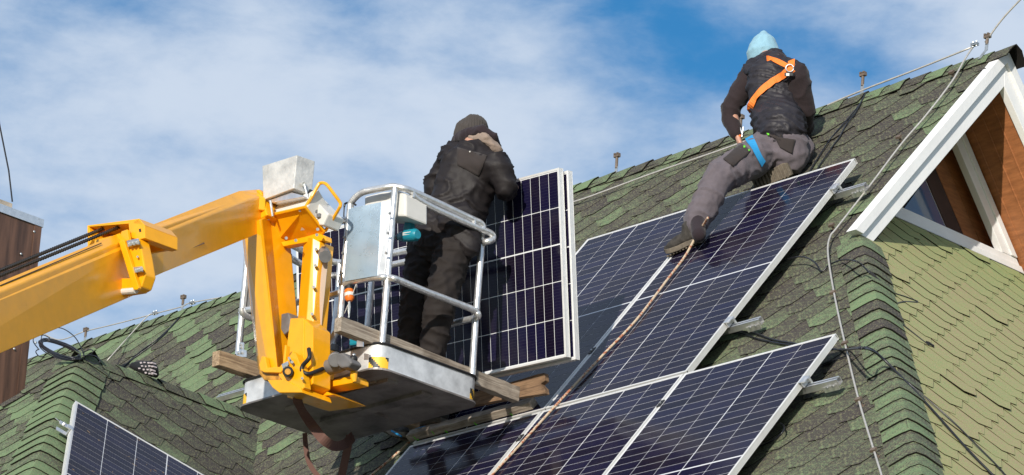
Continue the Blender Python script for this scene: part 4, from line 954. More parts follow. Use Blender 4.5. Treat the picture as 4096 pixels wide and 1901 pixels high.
# inner section with its nose
part('inner_boom', M_YEL, lambda s: loft(s, [bring(11.32, 300, 604, 620, 668, 700, .12), bring(11.57, 366, 571, 585.7, 631, 671, .12), bring(12.62, 600, 480, 505, 545, 577, .12), bring(12.84, 646, 476.5, 487, 528, 558, .12), bring(12.88, 668, 490, 500, 530, 545, .10)]), .006)
part('nose_cap', M_YEL, lambda s: s.prism([Yp(12.875)(x, y) for x, y in ((640, 478), (650, 476), (656, 482), (672, 541), (650, 553), (640, 557))], UY * .14), .008)
part('crease_highlight', M_YEL, lambda s: s.tube([Yp(11.565)(366, 631), Yp(12.61)(600, 545), Yp(12.83)(646, 528)], .0045, 6), 0)  # added bead again, drawing the inner section's crease highlight
part('wear_strip', M_CHIM, lambda s: s.tube([Yp(11.60)(366, 670), Yp(12.20)(510, 612)], .012, 4), 0)
# collar and chain housing at the end of the outer section
part('collar', M_YEL, lambda s: s.prism([Yp(11.27)(x, y) for x, y in ((298, 608), (311, 603), (349, 724), (344, 729), (335, 729))], UY * .02), .003)
part('collar', M_YEL, lambda s: s.prism([Yp(11.295)(x, y) for x, y in ((308, 606), (349, 600), (358, 640), (366, 690), (355, 722), (340, 730), (330, 690))], UY * .07), .006)
part('collar', M_YEL, lambda s: s.prism([Yp(11.295)(x, y) for x, y in ((252, 733), (300, 700), (330, 700), (340, 728), (278, 738))], UY * .08), .004)
part('roller', M_LGREY, lambda s: s.tube([Yp(11.30)(278, 737), Yp(11.30)(342, 731)], .016, 10), 0)
hf = Yp(11.31)
part('chain_housing', M_YEL, lambda s: (s.prism([hf(x, y) for x, y in ((219, 567), (349, 550), (364, 567), (324, 563), (222, 571))], UY * .22), s.prism([hf(x, y) for x, y in ((323, 563), (349, 551), (364, 568), (364, 599), (349, 603), (326, 598))], UY * .22),
                                             s.prism([hf(x, y) for x, y in ((219, 567), (223, 569), (232, 603), (220, 622))], UY * .22), s.prism([hf(x, y) + UY * .20 for x, y in ((219, 567), (349, 552), (349, 600), (220, 622))], UY * .02)), .003)
part('housing_slot', M_BLACK, lambda s: s.prism([hf(x, y) for x, y in ((349, 577), (354, 575), (356, 583), (351, 585))], -UY * .001), 0)
part('chain_guide', M_YEL, lambda s: (s.prism([Yp(11.30)(x, y) for x, y in ((238, 604), (300, 588), (322, 600), (300, 610), (236, 622))], UY * .1), s.prism([Yp(11.28)(x, y) for x, y in ((305, 582), (320, 577), (324, 604), (300, 612))], UY * .02)), .003)
for (x0_, y0_, x1_, y1_) in ((-40, 697, 261, 575), (-40, 710, 301, 571)):
    def chf(s):
        a, b = Yp(10.15)(x0_, y0_), Yp(11.36)(x1_, y1_); n = 110; d = (b - a)
        for i in range(n):
            p = a + d * ((i + .5) / n); w = UY * (.011 if i % 2 else .006)
            s.cbox(p, d * (.42 / n), w, d.cross(UY).normalized() * .008)
        s.tube([a, b], .004, 5)
    part('lift_chain', M_CHAIN, chf, 0)
for pts in (((322, 607), (350, 601), (352, 616), (325, 623)), ((338, 674), (359, 671), (361, 685), (341, 688))):
    part('bolt_plate', M_STEEL, lambda s: s.prism([Yp(11.285)(x, y) for x, y in pts], -UY * .01), .002)
    for i in range(3):
        x, y = pts[0][0] + 6 + i * (pts[1][0] - pts[0][0] - 8) / 2.2, pts[0][1] + 7 - i * 1.8
        part('bolt', M_STEEL, lambda s: s.tube([Yp(11.275)(x, y), Yp(11.258)(x, y)], .011, 6), .001)
part('bolt', M_STEEL, lambda s: s.tube([Yp(11.285)(346, 646), Yp(11.275)(346, 646)], .006, 6), 0)

# ------------------------------------------------------------------ timbers
def beam(lb, a, b, w, h, mt, cat='timber', name='wooden_beam', grp=None):
    a, b = V(a), V(b); L = (b - a).length; X = (b - a).normalized(); Y = UZ.cross(X).normalized(); Z = X.cross(Y)
    Mx = Matrix(((X.x, Y.x, Z.x, a.x), (X.y, Y.y, Z.y, a.y), (X.z, Y.z, Z.z, a.z), (0, 0, 0, 1)))
    s = MB(); n = 22; rings = []
    for i in range(n + 1):
        x = L * i / n; r_ = []
        for (u_, v_) in ((-w / 2, 0), (w / 2, 0), (w / 2, h), (-w / 2, h)):
            j = .0025; r_.append(V((x, u_ + random.uniform(-j, j), v_ + random.uniform(-j, j))))
        rings.append(r_)
    loft(s, rings); me = s.build(name, mt, None, bevel=.004); me.matrix_world = Mx; tag(me, lb, cat, grp); return me
zt = bz1 + .012

ba, bb_ = onx(856, 832, -15.085), onx(1306, 1010, -15.085)
beam('long grey beam lying over the right side of the cage toward the roof', ba - UX * .028, bb_ - UX * .028, .056, .086, M_WOODG, grp='timbers bridging from the cage to the roof')
b2a = onx(550, 919, -16.12); b2b = onx(650, 950, -16.12); b2b = b2a + (b2b - b2a).normalized() * 1.55
beam('brown beam end poking out left of the cage', b2a - UX * .032, b2b - UX * .032, .064, .092, M_WOOD, grp='timbers bridging from the cage to the roof')
bp_ = Yp(14.47)
s = MB(); s.prism([bp_(x, y) for x, y in ((1372, 990), (1370, 977), (1360, 966), (1371, 957), (1369, 938), (1352, 941), (1314, 953), (1180, 990), (960, 1048), (960, 1066), (1188, 1021), (1240, 1010))], UY * .035)
tag(s.build('wooden_board', M_WOODD, bevel=.003), 'dark board with a notched end under the beams behind the cage', 'timber')
pA = on(1031, 1113, PV0, NM); pB = on(1335, 1038, PV0, NM); pB = pA + UX * (pB - pA).dot(UX)
s = MB(); Lb = (pB - pA).length
rings = [[pA + UX * (Lb * i / 20) + NM * .001 + V([random.uniform(-.002, .002) for _ in range(3)]) + q for q in (V((0, 0, 0)), NM * .048, NM * .048 - DM * .06, -DM * .06)] for i in range(21)]
loft(s, rings); bt = s.build('batten', M_WOODG, bevel=.003); tag(bt, 'rough batten with green paint marks lying on the lower panels', 'timber')
M_GP = mat('green_paint', (0.13, 0.55, 0.03), 0.6)
s = MB()
for (x, y) in ((1040, 1098), (1050, 1104), (1086, 1085), (1193, 1063), (1198, 1070), (1284, 1040), (1290, 1046), (1120, 1083)):
    c = on(x, y, PV0 + NM * 0, DM); c = V((c.x, c.y, c.z)); c = on(x, y, pA + DM * .0015, DM)
    w_ = random.uniform(.012, .022); s.prism([c - UX * w_ * .3, c + UX * w_ * .2, c + UX * w_ * .6 - NM * .022, c + UX * w_ * .1 - NM * .026], DM * .0008)
s.build('paint_mark', M_GP, bt)

# ------------------------------------------------------------------ tools, straps, rope
def ell(s, c, r, sc, n=8): s.sphere(c, r, n, scale=sc)
dr = empty('impact_driver', FY(1020, 590)); tag(dr, 'teal cordless impact driver hanging upside down inside the cage', 'power tool')
dy = 13.42; Dp = Yp(dy)
s = MB(); s.tube([Dp(1003, 596), Dp(1006, 596), Dp(1020, 594), Dp(1046, 591), Dp(1051, 590)], [.012, .024, .034, .036, .024], 12); s.build('motor_body', M_TEAL, dr, autosmooth=40)
s = MB(); s.tube([Dp(994, 597), Dp(1004, 596)], [.008, .022], 10); s.tube([Dp(988, 598), Dp(995, 597)], .005, 6); s.build('chuck', M_BLACK, dr, autosmooth=40)
s = MB(); s.prism([Dp(x, y) for x, y in ((1012, 586), (1013, 572), (1020, 548), (1033, 547), (1034, 570), (1040, 582))], UY * .035); s.build('handle', M_TEAL, dr, bevel=.008)
s = MB(); s.prism([Dp(x, y) for x, y in ((1006, 552), (1006, 543), (1040, 541), (1041, 550))], UY * .06); s.build('battery', M_BLACK, dr, bevel=.006)
s = MB(); s.prism([Dp(x, y) - UY * .034 for x, y in ((1022, 590), (1044, 587), (1045, 594), (1023, 597))], UY * .004); s.build('label_plate', M_LGREY, dr)
tl = empty('screwdriver', FY(878, 745)); tag(tl, 'orange handled tool hanging below the sheet panel', 'tool')
s = MB(); s.tube([FY(878, 729), FY(878, 733), FY(879, 752), FY(879, 758)], [.024, .027, .027, .016], 12); s.build('handle', M_OPLAS, tl, autosmooth=40)
s = MB(); s.tube([FY(878.5, 739), FY(879, 747)], .0285, 12); s.build('band', M_LGREY, tl)
s = MB(); s.tube([FY(879, 758), FY(879, 772), FY(878, 800)], [.006, .009, .004], 8); s.build('shaft', M_STEEL, tl)
s = MB(); s.tube([FY(877, 722), FY(878, 730)], .025, 12); s.build('cap', M_BLACK, tl)
s = MB(); s.prism([Yp(13.27)(x, y) for x, y in ((877, 870), (878, 852), (884, 844), (893, 844), (905, 855), (904, 866))], UY * .06); tag(s.build('tool_case', M_TEAL, bevel=.01), 'small teal plastic case on the cage rim beside the beam', 'case')
s = MB(); s.tube([KY(834, 870), KY(833, 886)], .045, 14); tag(s.build('paint_tin', M_GREY, bevel=.003), 'small grey tin standing inside the cage by the column', 'tin')
s = MB(); s.prism([Yp(13.1)(x, y) for x, y in ((897, 872), (898, 856), (913, 860), (913, 872))], UY * .006); s.build('angle_plate', M_ALU, cage)
s = MB(); s.prism([FY(x, y) - UY * .035 for x, y in ((612, 866), (625, 866), (625, 884), (632, 886), (632, 902), (606, 903), (606, 889), (612, 884))], UY * .005); s.build('angle_plate', M_ALU, cage)
for x, y in ((617, 872), (618, 879), (612, 893), (620, 892)):
    s = MB(); s.tube([FY(x, y) - UY * .035, FY(x, y) - UY * .045], .008, 6); s.build('bolt', M_STEEL, cage)
cable('thin black lead hanging inside the cage in front of the upright panels', [FY(866, 520), FY(869, 512), FY(885, 510), FY(895, 516)] , .006, grp='leads on the cage') 
cable('long thin lead hanging down from the cage top rail', [FY(866, 520), FY(865, 545), FY(868, 580), FY(862, 640), FY(855, 690), FY(852, 712), FY(858, 722)], .004, grp='leads on the cage')
cable('taut thin cord running down to the grey beam', [FY(896, 715), FY(885, 745), FY(866, 790)], .003, grp='leads on the cage', mt=M_WIRE)
def strap(lb, pts, w, nrm, mt, name='strap', grp=None): s = MB(); s.ribbon(smoothpath(pts, 6), w, nrm); o = s.build(name, mt, None, smooth=False); tag(o, lb, 'strap', grp); return o
strap('beige strap running down beside the yellow column', [Yp(13.06)(816, 640), Yp(13.05)(812, 680), Yp(13.05)(806, 740), Yp(13.06)(800, 800), Yp(13.08)(796, 868)], .055, V((.4, -1, 0)), M_BEIGE)
gs = 'brown webbing straps hanging below the cage'
strap('brown strap looping under the cage from the knuckle', [Yp(13.0)(748, 990), Yp(13.0)(750, 1012), Yp(13.1)(768, 1045), Yp(13.2)(790, 1076), Yp(13.2)(812, 1104), Yp(13.3)(840, 1122), Yp(13.5)(868, 1117), Yp(13.7)(888, 1098)], .055, [V((.3 + .02 * i, -1, .2 - .02 * i)) for i in range(43)], M_STRAP, grp=gs)
strap('narrow brown strap hanging down from the cage floor to the frame edge', [Yp(13.6)(767, 1090), Yp(13.6)(769, 1120), Yp(13.6)(776, 1160), Yp(13.6)(795, 1192), Yp(13.6)(830, 1225)], .028, V((.8, -1, 0)), M_STRAP, grp=gs)
strap('broad brown strap hanging to the bottom of the photo below the cage', [Yp(13.75)(881, 1095), Yp(13.75)(874, 1130), Yp(13.75)(868, 1160), Yp(13.75)(856, 1210), Yp(13.75)(845, 1240)], .048, V((.5, -1, 0)), M_STRAP, grp=gs)
M_ROPE = bpy.data.materials.new('flecked_rope'); M_ROPE.use_nodes = True
n_, l_ = M_ROPE.node_tree.nodes, M_ROPE.node_tree.links; b_ = n_['Principled BSDF']; b_.inputs['Roughness'].default_value = .85
vo = n_.new('ShaderNodeTexVoronoi'); vo.inputs['Scale'].default_value = 90; t_ = n_.new('ShaderNodeTexCoord'); l_.new(t_.outputs['Object'], vo.inputs['Vector'])
sc_ = n_.new('ShaderNodeSeparateColor'); l_.new(vo.outputs['Color'], sc_.inputs[0]); r_ = n_.new('ShaderNodeValToRGB'); r_.color_ramp.interpolation = 'CONSTANT'
r_.color_ramp.elements[0].color = (.50, .40, .29, 1); r_.color_ramp.elements[1].position = .74; r_.color_ramp.elements[1].color = (.36, .13, .07, 1); l_.new(sc_.outputs[0], r_.inputs[0]); l_.new(r_.outputs[0], b_.inputs['Base Color'])
onP = lambda x, y, o=.012: on(x, y, PV0 + NM * o, NM)
def ropef(pts, lb):
    P_ = smoothpath(pts, 16); s = MB(); s.tube(P_, .0078, 10)
    o = s.build('rope', M_ROPE, smooth=True); tag(o, lb, 'rope'); return o
ropef([onP(1781, 548, .16), onP(1770, 565, .12), onP(1750, 597, .06), onP(1723, 645, .02), onP(1680, 702), onP(1600, 806), onP(1520, 890), onP(1440, 975), onP(1380, 1040), onP(1300, 1128), onP(1235, 1198), onP(1180, 1262)], 'red flecked safety rope running down over the panels from the seated man')
ropef([onM(1052, 1090, .05), onM(1000, 1140, .04), onM(930, 1200, .04), onM(880, 1245, .04)], 'dark rope end in the shade below the cage')

# ------------------------------------------------------------------ people
def capsule(s, p0, r0, p1, r1, fd=None, ff=1.0, n=14):
    p0, p1 = V(p0), V(p1); ax = (p1 - p0); L = ax.length; ax = ax / L if L > 1e-6 else V((0, 0, 1)); u = ax.orthogonal().normalized(); w = ax.cross(u); c = (p0 + p1) / 2
    prof = [(p0 - ax * r0 * math.cos(a), r0 * math.sin(a)) for a in (0.02, .45, .9, 1.57)] + [(p1 + ax * r1 * math.cos(a), r1 * math.sin(a)) for a in (1.57, .9, .45, .02)]
    vs = []
    for q, r in prof:
        for k in range(n):
            a = 2 * math.pi * k / n; v = q + (u * math.cos(a) + w * math.sin(a)) * r
            if fd is not None: e = (v - c).dot(fd) ; e0 = (q - c).dot(fd); v = v - fd * ((e - e0) * (1 - ff))
            vs.append(v)
    m_ = len(prof)
    s.add(vs, [(i * n + k, i * n + (k + 1) % n, (i + 1) * n + (k + 1) % n, (i + 1) * n + k) for i in range(m_ - 1) for k in range(n)] + [tuple(range(n - 1, -1, -1)), tuple(range((m_ - 1) * n, m_ * n))])
def fused(name, prims, voxel, mt, parent=None, sm=4, fold=None):
    s = MB()
    for p in prims: capsule(s, *p)
    o = s.build('tmp', mt, None)
    r = o.modifiers.new('r', 'REMESH'); r.mode = 'VOXEL'; r.voxel_size = voxel
    q = o.modifiers.new('s', 'SMOOTH'); q.iterations = sm; q.factor = .5
    dg = bpy.context.evaluated_depsgraph_get(); me = bpy.data.meshes.new_from_object(o.evaluated_get(dg)); bpy.data.objects.remove(o)
    me.name = name; me.materials.clear(); me.materials.append(mt)
    if fold:
        ns = [v.normal.copy() for v in me.vertices]
        for v, nn in zip(me.vertices, ns): v.co += nn * fold(v.co)
    me.update(); me.shade_smooth()
    ob = bpy.data.objects.new(name, me); C.objects.link(ob)
    if parent: ob.parent = parent; ob.matrix_parent_inverse = wmat(parent).inverted()
    return ob
def folds(fx, fz, amp, seed=0.0, ax=V((0, 0, 1)), sharp=1.0):
    def f(p):
        a = p.dot(ax); q = (p - ax * a) * fx + ax * a * fz + V((seed, seed, seed))
        w = noise.noise_vector(p * 5 + V((seed, 0, 0))) * 0.9
        v = 1 - abs(noise.noise(q + w)) * 2.0
        v2 = 1 - abs(noise.noise(q * 2.3 + w * 1.5)) * 2.0
        return amp * ((v ** 3 if v > 0 else 0) * 1.2 + (v2 if v2 > 0 else 0) * .35 - .5)
    return f
def cloth(name, col, rough=.85, wv=260, b=.35, sheen=.1): return mat(name, col, rough, noise_s=30, noise_a=.12, bump=b, bump_s=wv, sheen=sheen, spec=.3)
M_JKT = cloth('black_jacket', (.014, .011, .012), .6, sheen=0); M_TRB = cloth('black_trousers', (.018, .014, .013), .8, sheen=0)
M_BEAN = cloth('grey_knit', (.055, .048, .045), .95, 120, .8); M_HOODB = cloth('beige_hood', (.26, .20, .165), .9); M_DKF = cloth('dark_fleece', (.022, .014, .018), .95)
M_VEST = cloth('black_vest', (.024, .022, .028), .55, 100, .15, 0); M_SLV = cloth('black_sleeve', (.024, .016, .018), .9); M_TRG = cloth('grey_trousers', (.115, .098, .112), .85)
M_HOOD = cloth('light_blue_hood', (.24, .42, .52), .92, 300, .3); M_POCK = cloth('dark_pocket', (.035, .028, .027), .9); M_SHOE = mat('shoe_leather', (.040, .035, .030), .8, noise_s=35, noise_a=.6, bump=.6, bump_s=60)
M_SOLE = mat('shoe_sole', (.15, .125, .095), .85, noise_s=40, noise_a=.35, bump=.5, bump_s=80); M_LACE = mat('lace', (.03, .03, .03), .8)
def shoe(parent, heel, toe, up, w=.05, h=.10, blue=False):
    heel, toe, up = V(heel), V(toe), V(up).normalized(); d = (toe - heel); L = d.length; d /= L; up = (up - d * up.dot(d)).normalized(); sd = d.cross(up)
    s = MB(); prof = [(0, .78, 0), (.12, .95, 0), (.35, .82, .004), (.6, 1.0, .0), (.82, 1.0, .004), (.95, .72, .012), (1.0, .35, .02)]
    n = 4; rings = []
    for t, ww, z in prof: rings.append([heel + d * L * t - sd * w * ww + up * z, heel + d * L * t + sd * w * ww + up * z, heel + d * L * t + sd * w * ww * 1.02 + up * (.03 + z), heel + d * L * t - sd * w * ww * 1.02 + up * (.03 + z)])
    loft(s, rings)
    for i in range(11):
        t = .04 + i * .09; s.cbox(heel + d * L * t - up * .003, sd * w * .8, d * .006, up * .005)
    s.build('shoe_sole', M_SOLE, parent, bevel=.003)
    P_ = lambda t, z, x=0: heel + d * L * t + up * z + sd * x
    o = fused('shoe_upper', [(P_(.12, .055), .044, P_(.35, .06), .046, None, 1), (P_(.35, .055), .046, P_(.72, .045), .042), (P_(.7, .045), .043, P_(.9, .038), .032), (P_(.14, .07), .042, P_(.16, .115), .044), (P_(.3, .08), .04, P_(.22, .115), .042)], .009, M_SHOE, parent, 3, folds(22, 30, .004, 3.0))
    s = MB()
    for i in range(5):
        t = .36 + i * .07; z = .108 - i * .009; s.tube(smoothpath([P_(t, z - .012, -.03), P_(t + .01, z, 0), P_(t, z - .012, .03)], 4), .003, 5)
    s.build('laces', M_LACE if not blue else M_BLUEW, parent)
def hand(prims, wrist, d, nrm, side, sc=1.0):        # palm, four curled fingers and a thumb as tapered chains
    wrist, d, nrm = V(wrist), V(d).normalized(), V(nrm).normalized(); nrm = (nrm - d * nrm.dot(d)).normalized(); sd = d.cross(nrm) * side
    k = sc
    prims.append((wrist, .026 * k, wrist + d * .045 * k, .03 * k, nrm, .6)); prims.append((wrist + d * .045 * k - sd * .015 * k, .022 * k, wrist + d * .085 * k - sd * .02 * k, .02 * k, nrm, .65)); prims.append((wrist + d * .045 * k + sd * .015 * k, .022 * k, wrist + d * .085 * k + sd * .02 * k, .02 * k, nrm, .65))
    for i, (o_, L_) in enumerate(((-.031, .062), (-.010, .075), (.011, .071), (.031, .056))):
        a = wrist + d * .09 * k + sd * o_ * k; b = a + (d * .75 + nrm * .55).normalized() * L_ * .5 * k; c = b + (d * .1 + nrm * 1.0).normalized() * L_ * .42 * k
        prims.append((a, .0095 * k, b, .0088 * k)); prims.append((b, .0088 * k, c, .0075 * k))
    a = wrist + d * .02 * k - sd * .03 * k; b = a + (d * .6 - sd * .75 + nrm * .3).normalized() * .045 * k; c = b + (d * .9 + nrm * .5).normalized() * .035 * k
    prims.append((a, .014 * k, b, .0115 * k)); prims.append((b, .0115 * k, c, .0095 * k))
def head_prims(c, fwd, up, k=1.0):
    c, fwd, up = V(c), V(fwd).normalized(), V(up).normalized(); fwd = (fwd - up * fwd.dot(up)).normalized(); sd = fwd.cross(up)
    out = [(c + up * .02 * k - fwd * .01 * k, .085 * k, c + up * .03 * k + fwd * .02 * k, .078 * k), (c - up * .04 * k + fwd * .03 * k, .062 * k, c - up * .085 * k + fwd * .055 * k, .034 * k),
           (c + fwd * .095 * k, .012 * k, c - up * .028 * k + fwd * .112 * k, .014 * k), (c - up * .056 * k + fwd * .088 * k - sd * .015 * k, .009 * k, c - up * .056 * k + fwd * .088 * k + sd * .015 * k, .009 * k)]
    for q in (-1, 1): out += [(c + sd * q * .03 * k + up * .008 * k + fwd * .083 * k, .013 * k, c + sd * q * .034 * k + up * .008 * k + fwd * .083 * k, .012 * k), (c + sd * q * .083 * k + up * .01 * k, .014 * k, c + sd * q * .085 * k - up * .02 * k, .011 * k)]
    return out
def hit_obj(o, x, y):
    bv = BVHS.get(o.name)
    if bv is None:
        mw = wmat(o); bv = BVHTree.FromPolygons([mw @ v.co for v in o.data.vertices], [tuple(p.vertices) for p in o.data.polygons]); BVHS[o.name] = bv
    h = bv.ray_cast(CAM, dpx(x, y)); return (h[0], h[1]) if h[0] is not None else None
BVHS = {}
def band(name, o, pts, w, mt, parent, off=.004, k=5, th=.003):
    pp = []
    sm_ = smoothpath([V((x, y, 0)) for x, y in pts], k)
    last = None
    for q in sm_:
        h = hit_obj(o, q.x, q.y)
        if h is None: continue
        nn = h[1] if h[1].dot(dpx(q.x, q.y)) < 0 else -h[1]
        pp.append((h[0] + nn * off, nn))
    if len(pp) < 3: print('band missed', name, len(pp)); return None
    for _ in range(3):                                # stretch it taut over the folds
        pp = [pp[0]] + [((pp[i - 1][0] + pp[i][0] * 2 + pp[i + 1][0]) / 4, (pp[i - 1][1] + pp[i][1] + pp[i + 1][1]).normalized()) for i in range(1, len(pp) - 1)] + [pp[-1]]
    s = MB(); s.ribbon([p for p, _ in pp], w, [n for _, n in pp], th); return s.build(name, mt, parent)
def patch_on(name, o, quad, mt, parent, off=.004, n=8):
    a, b, c, d = [V((x, y, 0)) for x, y in quad]; vs = []; ok = True
    for i in range(n + 1):
        for j in range(n + 1):
            u, v = i / n, j / n; q = (a * (1 - u) + b * u) * (1 - v) + (d * (1 - u) + c * u) * v; h = hit_obj(o, q.x, q.y)
            if h is None: return print('patch missed', name)
            nn = h[1] if h[1].dot(dpx(q.x, q.y)) < 0 else -h[1]; vs.append(h[0] + nn * off)
    s = MB(); s.add(vs, [(i * (n + 1) + j, (i + 1) * (n + 1) + j, (i + 1) * (n + 1) + j + 1, i * (n + 1) + j + 1) for i in range(n) for j in range(n)])
    ob = s.build(name, mt, parent, smooth=True); md = ob.modifiers.new('t', 'SOLIDIFY'); md.thickness = .003; return ob
FLT = V((-.68, .64, .35)).normalized()

def setz(p, z): return V((p.x, p.y, z))
# --- the man in the cage
A = Yp
core = [(A(13.96)(1190, 420), .10, A(13.92)(1135, 560), .08, FLT, .8), (A(13.88)(1118, 595), .07, A(13.88)(1100, 612), .07), (A(13.97)(1196, 372), .055, A(13.99)(1188, 350), .05),
        (A(13.98)(1140, 405), .045, A(14.02)(1092, 470), .045), (A(14.02)(1092, 470), .042, A(14.13)(1120, 500), .035), (A(14.00)(1245, 430), .045, A(14.16)(1272, 475), .045), (A(14.16)(1272, 475), .042, A(14.17)(1284, 470), .035),
        (A(13.83)(1080, 620), .075, A(13.77)(1048, 750), .055), (A(13.77)(1048, 750), .052, setz(A(13.83)(1034, 880), 8.49), .04), (A(13.83)(1138, 630), .075, A(13.77)(1108, 755), .055), (A(13.77)(1108, 755), .052, setz(A(13.85)(1082, 880), 8.49), .04)]
core += head_prims(A(14.11)(1184, 338), V((-.55, .75, -.55)), V((-.1, .3, .95)), .92)
hand(core, A(14.18)(1284, 468), V((0, .8, -.3)), V((0, -.2, -1)), 1); hand(core, A(14.15)(1122, 502), V((.6, .7, -.1)), V((0, 0, -1)), -1)
p1_ = fused('person', core, .008, M_SKIN, None, 2); tag(p1_, 'man in a black jacket and grey ribbed beanie standing in the cage, seen from behind', 'person')
jk = fused('jacket', [(A(13.96)(1148, 398), .105, A(13.98)(1232, 424), .105, FLT, .75), (A(13.96)(1188, 428), .180, A(13.92)(1150, 530), .168, FLT, .64), (A(13.92)(1140, 545), .165, A(13.86)(1118, 600), .185, FLT, .64), (A(13.84)(1155, 565), .13, A(13.86)(1180, 615), .075, FLT, .8), (A(13.80)(1082, 575), .10, A(13.80)(1064, 590), .08, FLT, .8),
       (A(13.98)(1136, 400), .082, A(13.98)(1097, 462), .074), (A(13.98)(1096, 468), .076, A(14.08)(1112, 505), .062), (A(13.98)(1250, 418), .086, A(14.03)(1272, 470), .064), (A(14.03)(1270, 475), .064, A(14.12)(1276, 482), .05), (A(14.02)(1215, 392), .07, A(14.02)(1225, 400), .07)],
       .011, M_JKT, p1_, 3, folds(5.5, 15, .014, 1.0, V((.35, 0, .94)).normalized()))
fused('trousers', [(A(13.83)(1112, 590), .135, A(13.83)(1112, 620), .135, FLT, .8), (A(13.83)(1072, 620), .105, A(13.77)(1044, 745), .085), (A(13.77)(1044, 745), .082, setz(A(13.83)(1034, 880), 8.48), .07), (A(13.83)(1140, 630), .108, A(13.77)(1110, 750), .088), (A(13.77)(1110, 750), .085, setz(A(13.85)(1082, 880), 8.48), .072)],
       .011, M_TRB, p1_, 3, folds(9, 17, .014, 5.0, V((0, 0, 1))))
def ribs(c, n, amp):
    def f(p):
        d = p - c; a = math.atan2(d.y, d.x); return amp * math.cos(a * n)
    return f
hc = A(14.10)(1183, 335)
fused('beanie', [(hc + V((0, 0, .0)), .098, hc + V((.012, .01, .025)), .088), (hc + V((-.02, .02, -.03)), .096, hc + V((-.015, .015, -.02)), .094)], .0065, M_BEAN, p1_, 2, ribs(hc, 34, .0035))
fused('hood_rim', [(A(14.02)(1150, 352), .036, A(13.96)(1172, 341), .037), (A(13.96)(1172, 341), .037, A(13.96)(1212, 329), .036), (A(13.96)(1212, 329), .036, A(14.00)(1244, 345), .024), (A(14.00)(1244, 345), .024, A(14.08)(1253, 375), .02)], .008, M_DKF, p1_, 3, folds(14, 14, .006, 8.0))
fused('hood', [(A(14.01)(1160, 364), .026, A(13.97)(1190, 352), .036), (A(13.97)(1190, 352), .038, A(13.97)(1222, 350), .040), (A(13.97)(1222, 350), .040, A(14.03)(1248, 376), .036)], .008, M_HOODB, p1_, 3, folds(12, 22, .009, 9.0))
patch_on('yoke_panel', jk, ((1151, 372), (1226, 392), (1205, 445), (1150, 415)), M_POCK, p1_, .003)
patch_on('collar_tab', jk, ((1181, 381), (1184, 381), (1184, 384), (1181, 384)), M_LGREY, p1_, .006, 2)
for sx in (1036, 1084):
    fo = setz(A(13.83)(sx, 880), bz0 + .008); shoe(p1_, fo - UY * .08, fo + UY * .14 - UX * .05, UZ)

# --- the man sitting on the ridge
mM = lambda x, y, o: on(x, y, PM + NM * o, NM)
pel = mM(1968, 362, .20); cy = pel.y + .12; U = Yp(cy); UL = Yp(cy - .05); UF = Yp(cy + .12)
knee = mM(1808, 448, .34); ank = mM(1752, 560, .27)
core = [(U(1945, 205), .12, U(1962, 320), .12, FLT, .8), (pel, .12, pel + V((-.02, 0, -.02)), .11), (U(1935, 160), .055, UF(1926, 140), .05),
        (U(1895, 190), .06, UL(1838, 280), .045), (UL(1838, 280), .042, UL(1854, 338), .032), (U(2002, 195), .06, UF(2022, 285), .045), (UF(2022, 285), .042, Yp(cy + .3)(2020, 330), .035),
        (mM(1938, 372, .20), .085, knee, .06), (knee, .05, mM(1768, 530, .28), .030), (mM(1990, 375, .16), .085, mM(2010, 360, .14), .06), (mM(2005, 372, .13), .06, mM(1975, 418, .09), .045)]
core += head_prims(UF(1921, 128), V((-.5, .6, -.6)), V((-.1, .3, .95)), .95)
hand(core, UL(1855, 342), V((.25, .2, -.9)), V((.6, .5, .2)), 1, 1.05); hand(core, Yp(cy + .3)(2020, 332), V((.3, .6, -.7)), V((-.5, .5, 0)), -1)
p2_ = fused('person', core, .008, M_SKIN, None, 2); tag(p2_, 'man in a light blue hood and orange harness sitting on the roof above the panels', 'person')
slv = fused('sleeves', [(U(1893, 188), .076, UL(1840, 268), .064), (UL(1840, 268), .064, UL(1836, 300), .058), (UL(1836, 300), .058, UL(1852, 336), .046), (U(2005, 190), .078, UF(2026, 275), .066), (UF(2026, 275), .064, Yp(cy + .26)(2024, 330), .05), (U(1893, 188), .07, U(2005, 190), .07, FLT, .7)], .010, M_SLV, p2_, 3, folds(9, 10, .008, 2.0))
vest = fused('vest', [(U(1908, 182), .098, U(1990, 186), .100, FLT, .75), (U(1945, 205), .170, U(1955, 300), .160, FLT, .74), (U(1955, 305), .162, pel + V((.0, -.01, .09)), .155, FLT, .78), (UF(1948, 155), .075, U(1952, 165), .08)], .0095, M_VEST, p2_, 3, folds(4.0, 24, .015, 4.0, V((.25, .1, .96)).normalized()))
trs = fused('trousers', [(pel, .150, pel + V((.03, .02, -.06)), .14, FLT, .85), (mM(1938, 372, .20), .125, mM(1870, 412, .28), .110), (mM(1870, 412, .28), .110, knee, .098), (knee, .096, mM(1782, 500, .30), .085), (mM(1782, 500, .30), .085, mM(1751, 562, .235), .080), (mM(1990, 372, .15), .125, mM(2005, 372, .12), .10), (mM(2000, 385, .12), .09, mM(1970, 420, .10), .062)],
            .0105, M_TRG, p2_, 3, folds(9, 9, .013, 6.0, V((.6, .3, .74)).normalized()))
hcn = UF(1921, 130)
fused('hood', [(hcn + V((0, 0, -.015)), .112, hcn + V((0, .0, .03)), .092), (hcn + V((-.02, .02, -.05)), .10, hcn + V((-.01, 0, 0)), .10), (hcn + V((.0, .0, .05)), .072, hcn + V((-.004, .0, .118)), .024), (hcn + V((-.05, .04, -.07)), .055, hcn + V((-.06, .05, -.10)), .04)], .008, M_HOOD, p2_, 8, folds(4, 5, .006, 7.0))
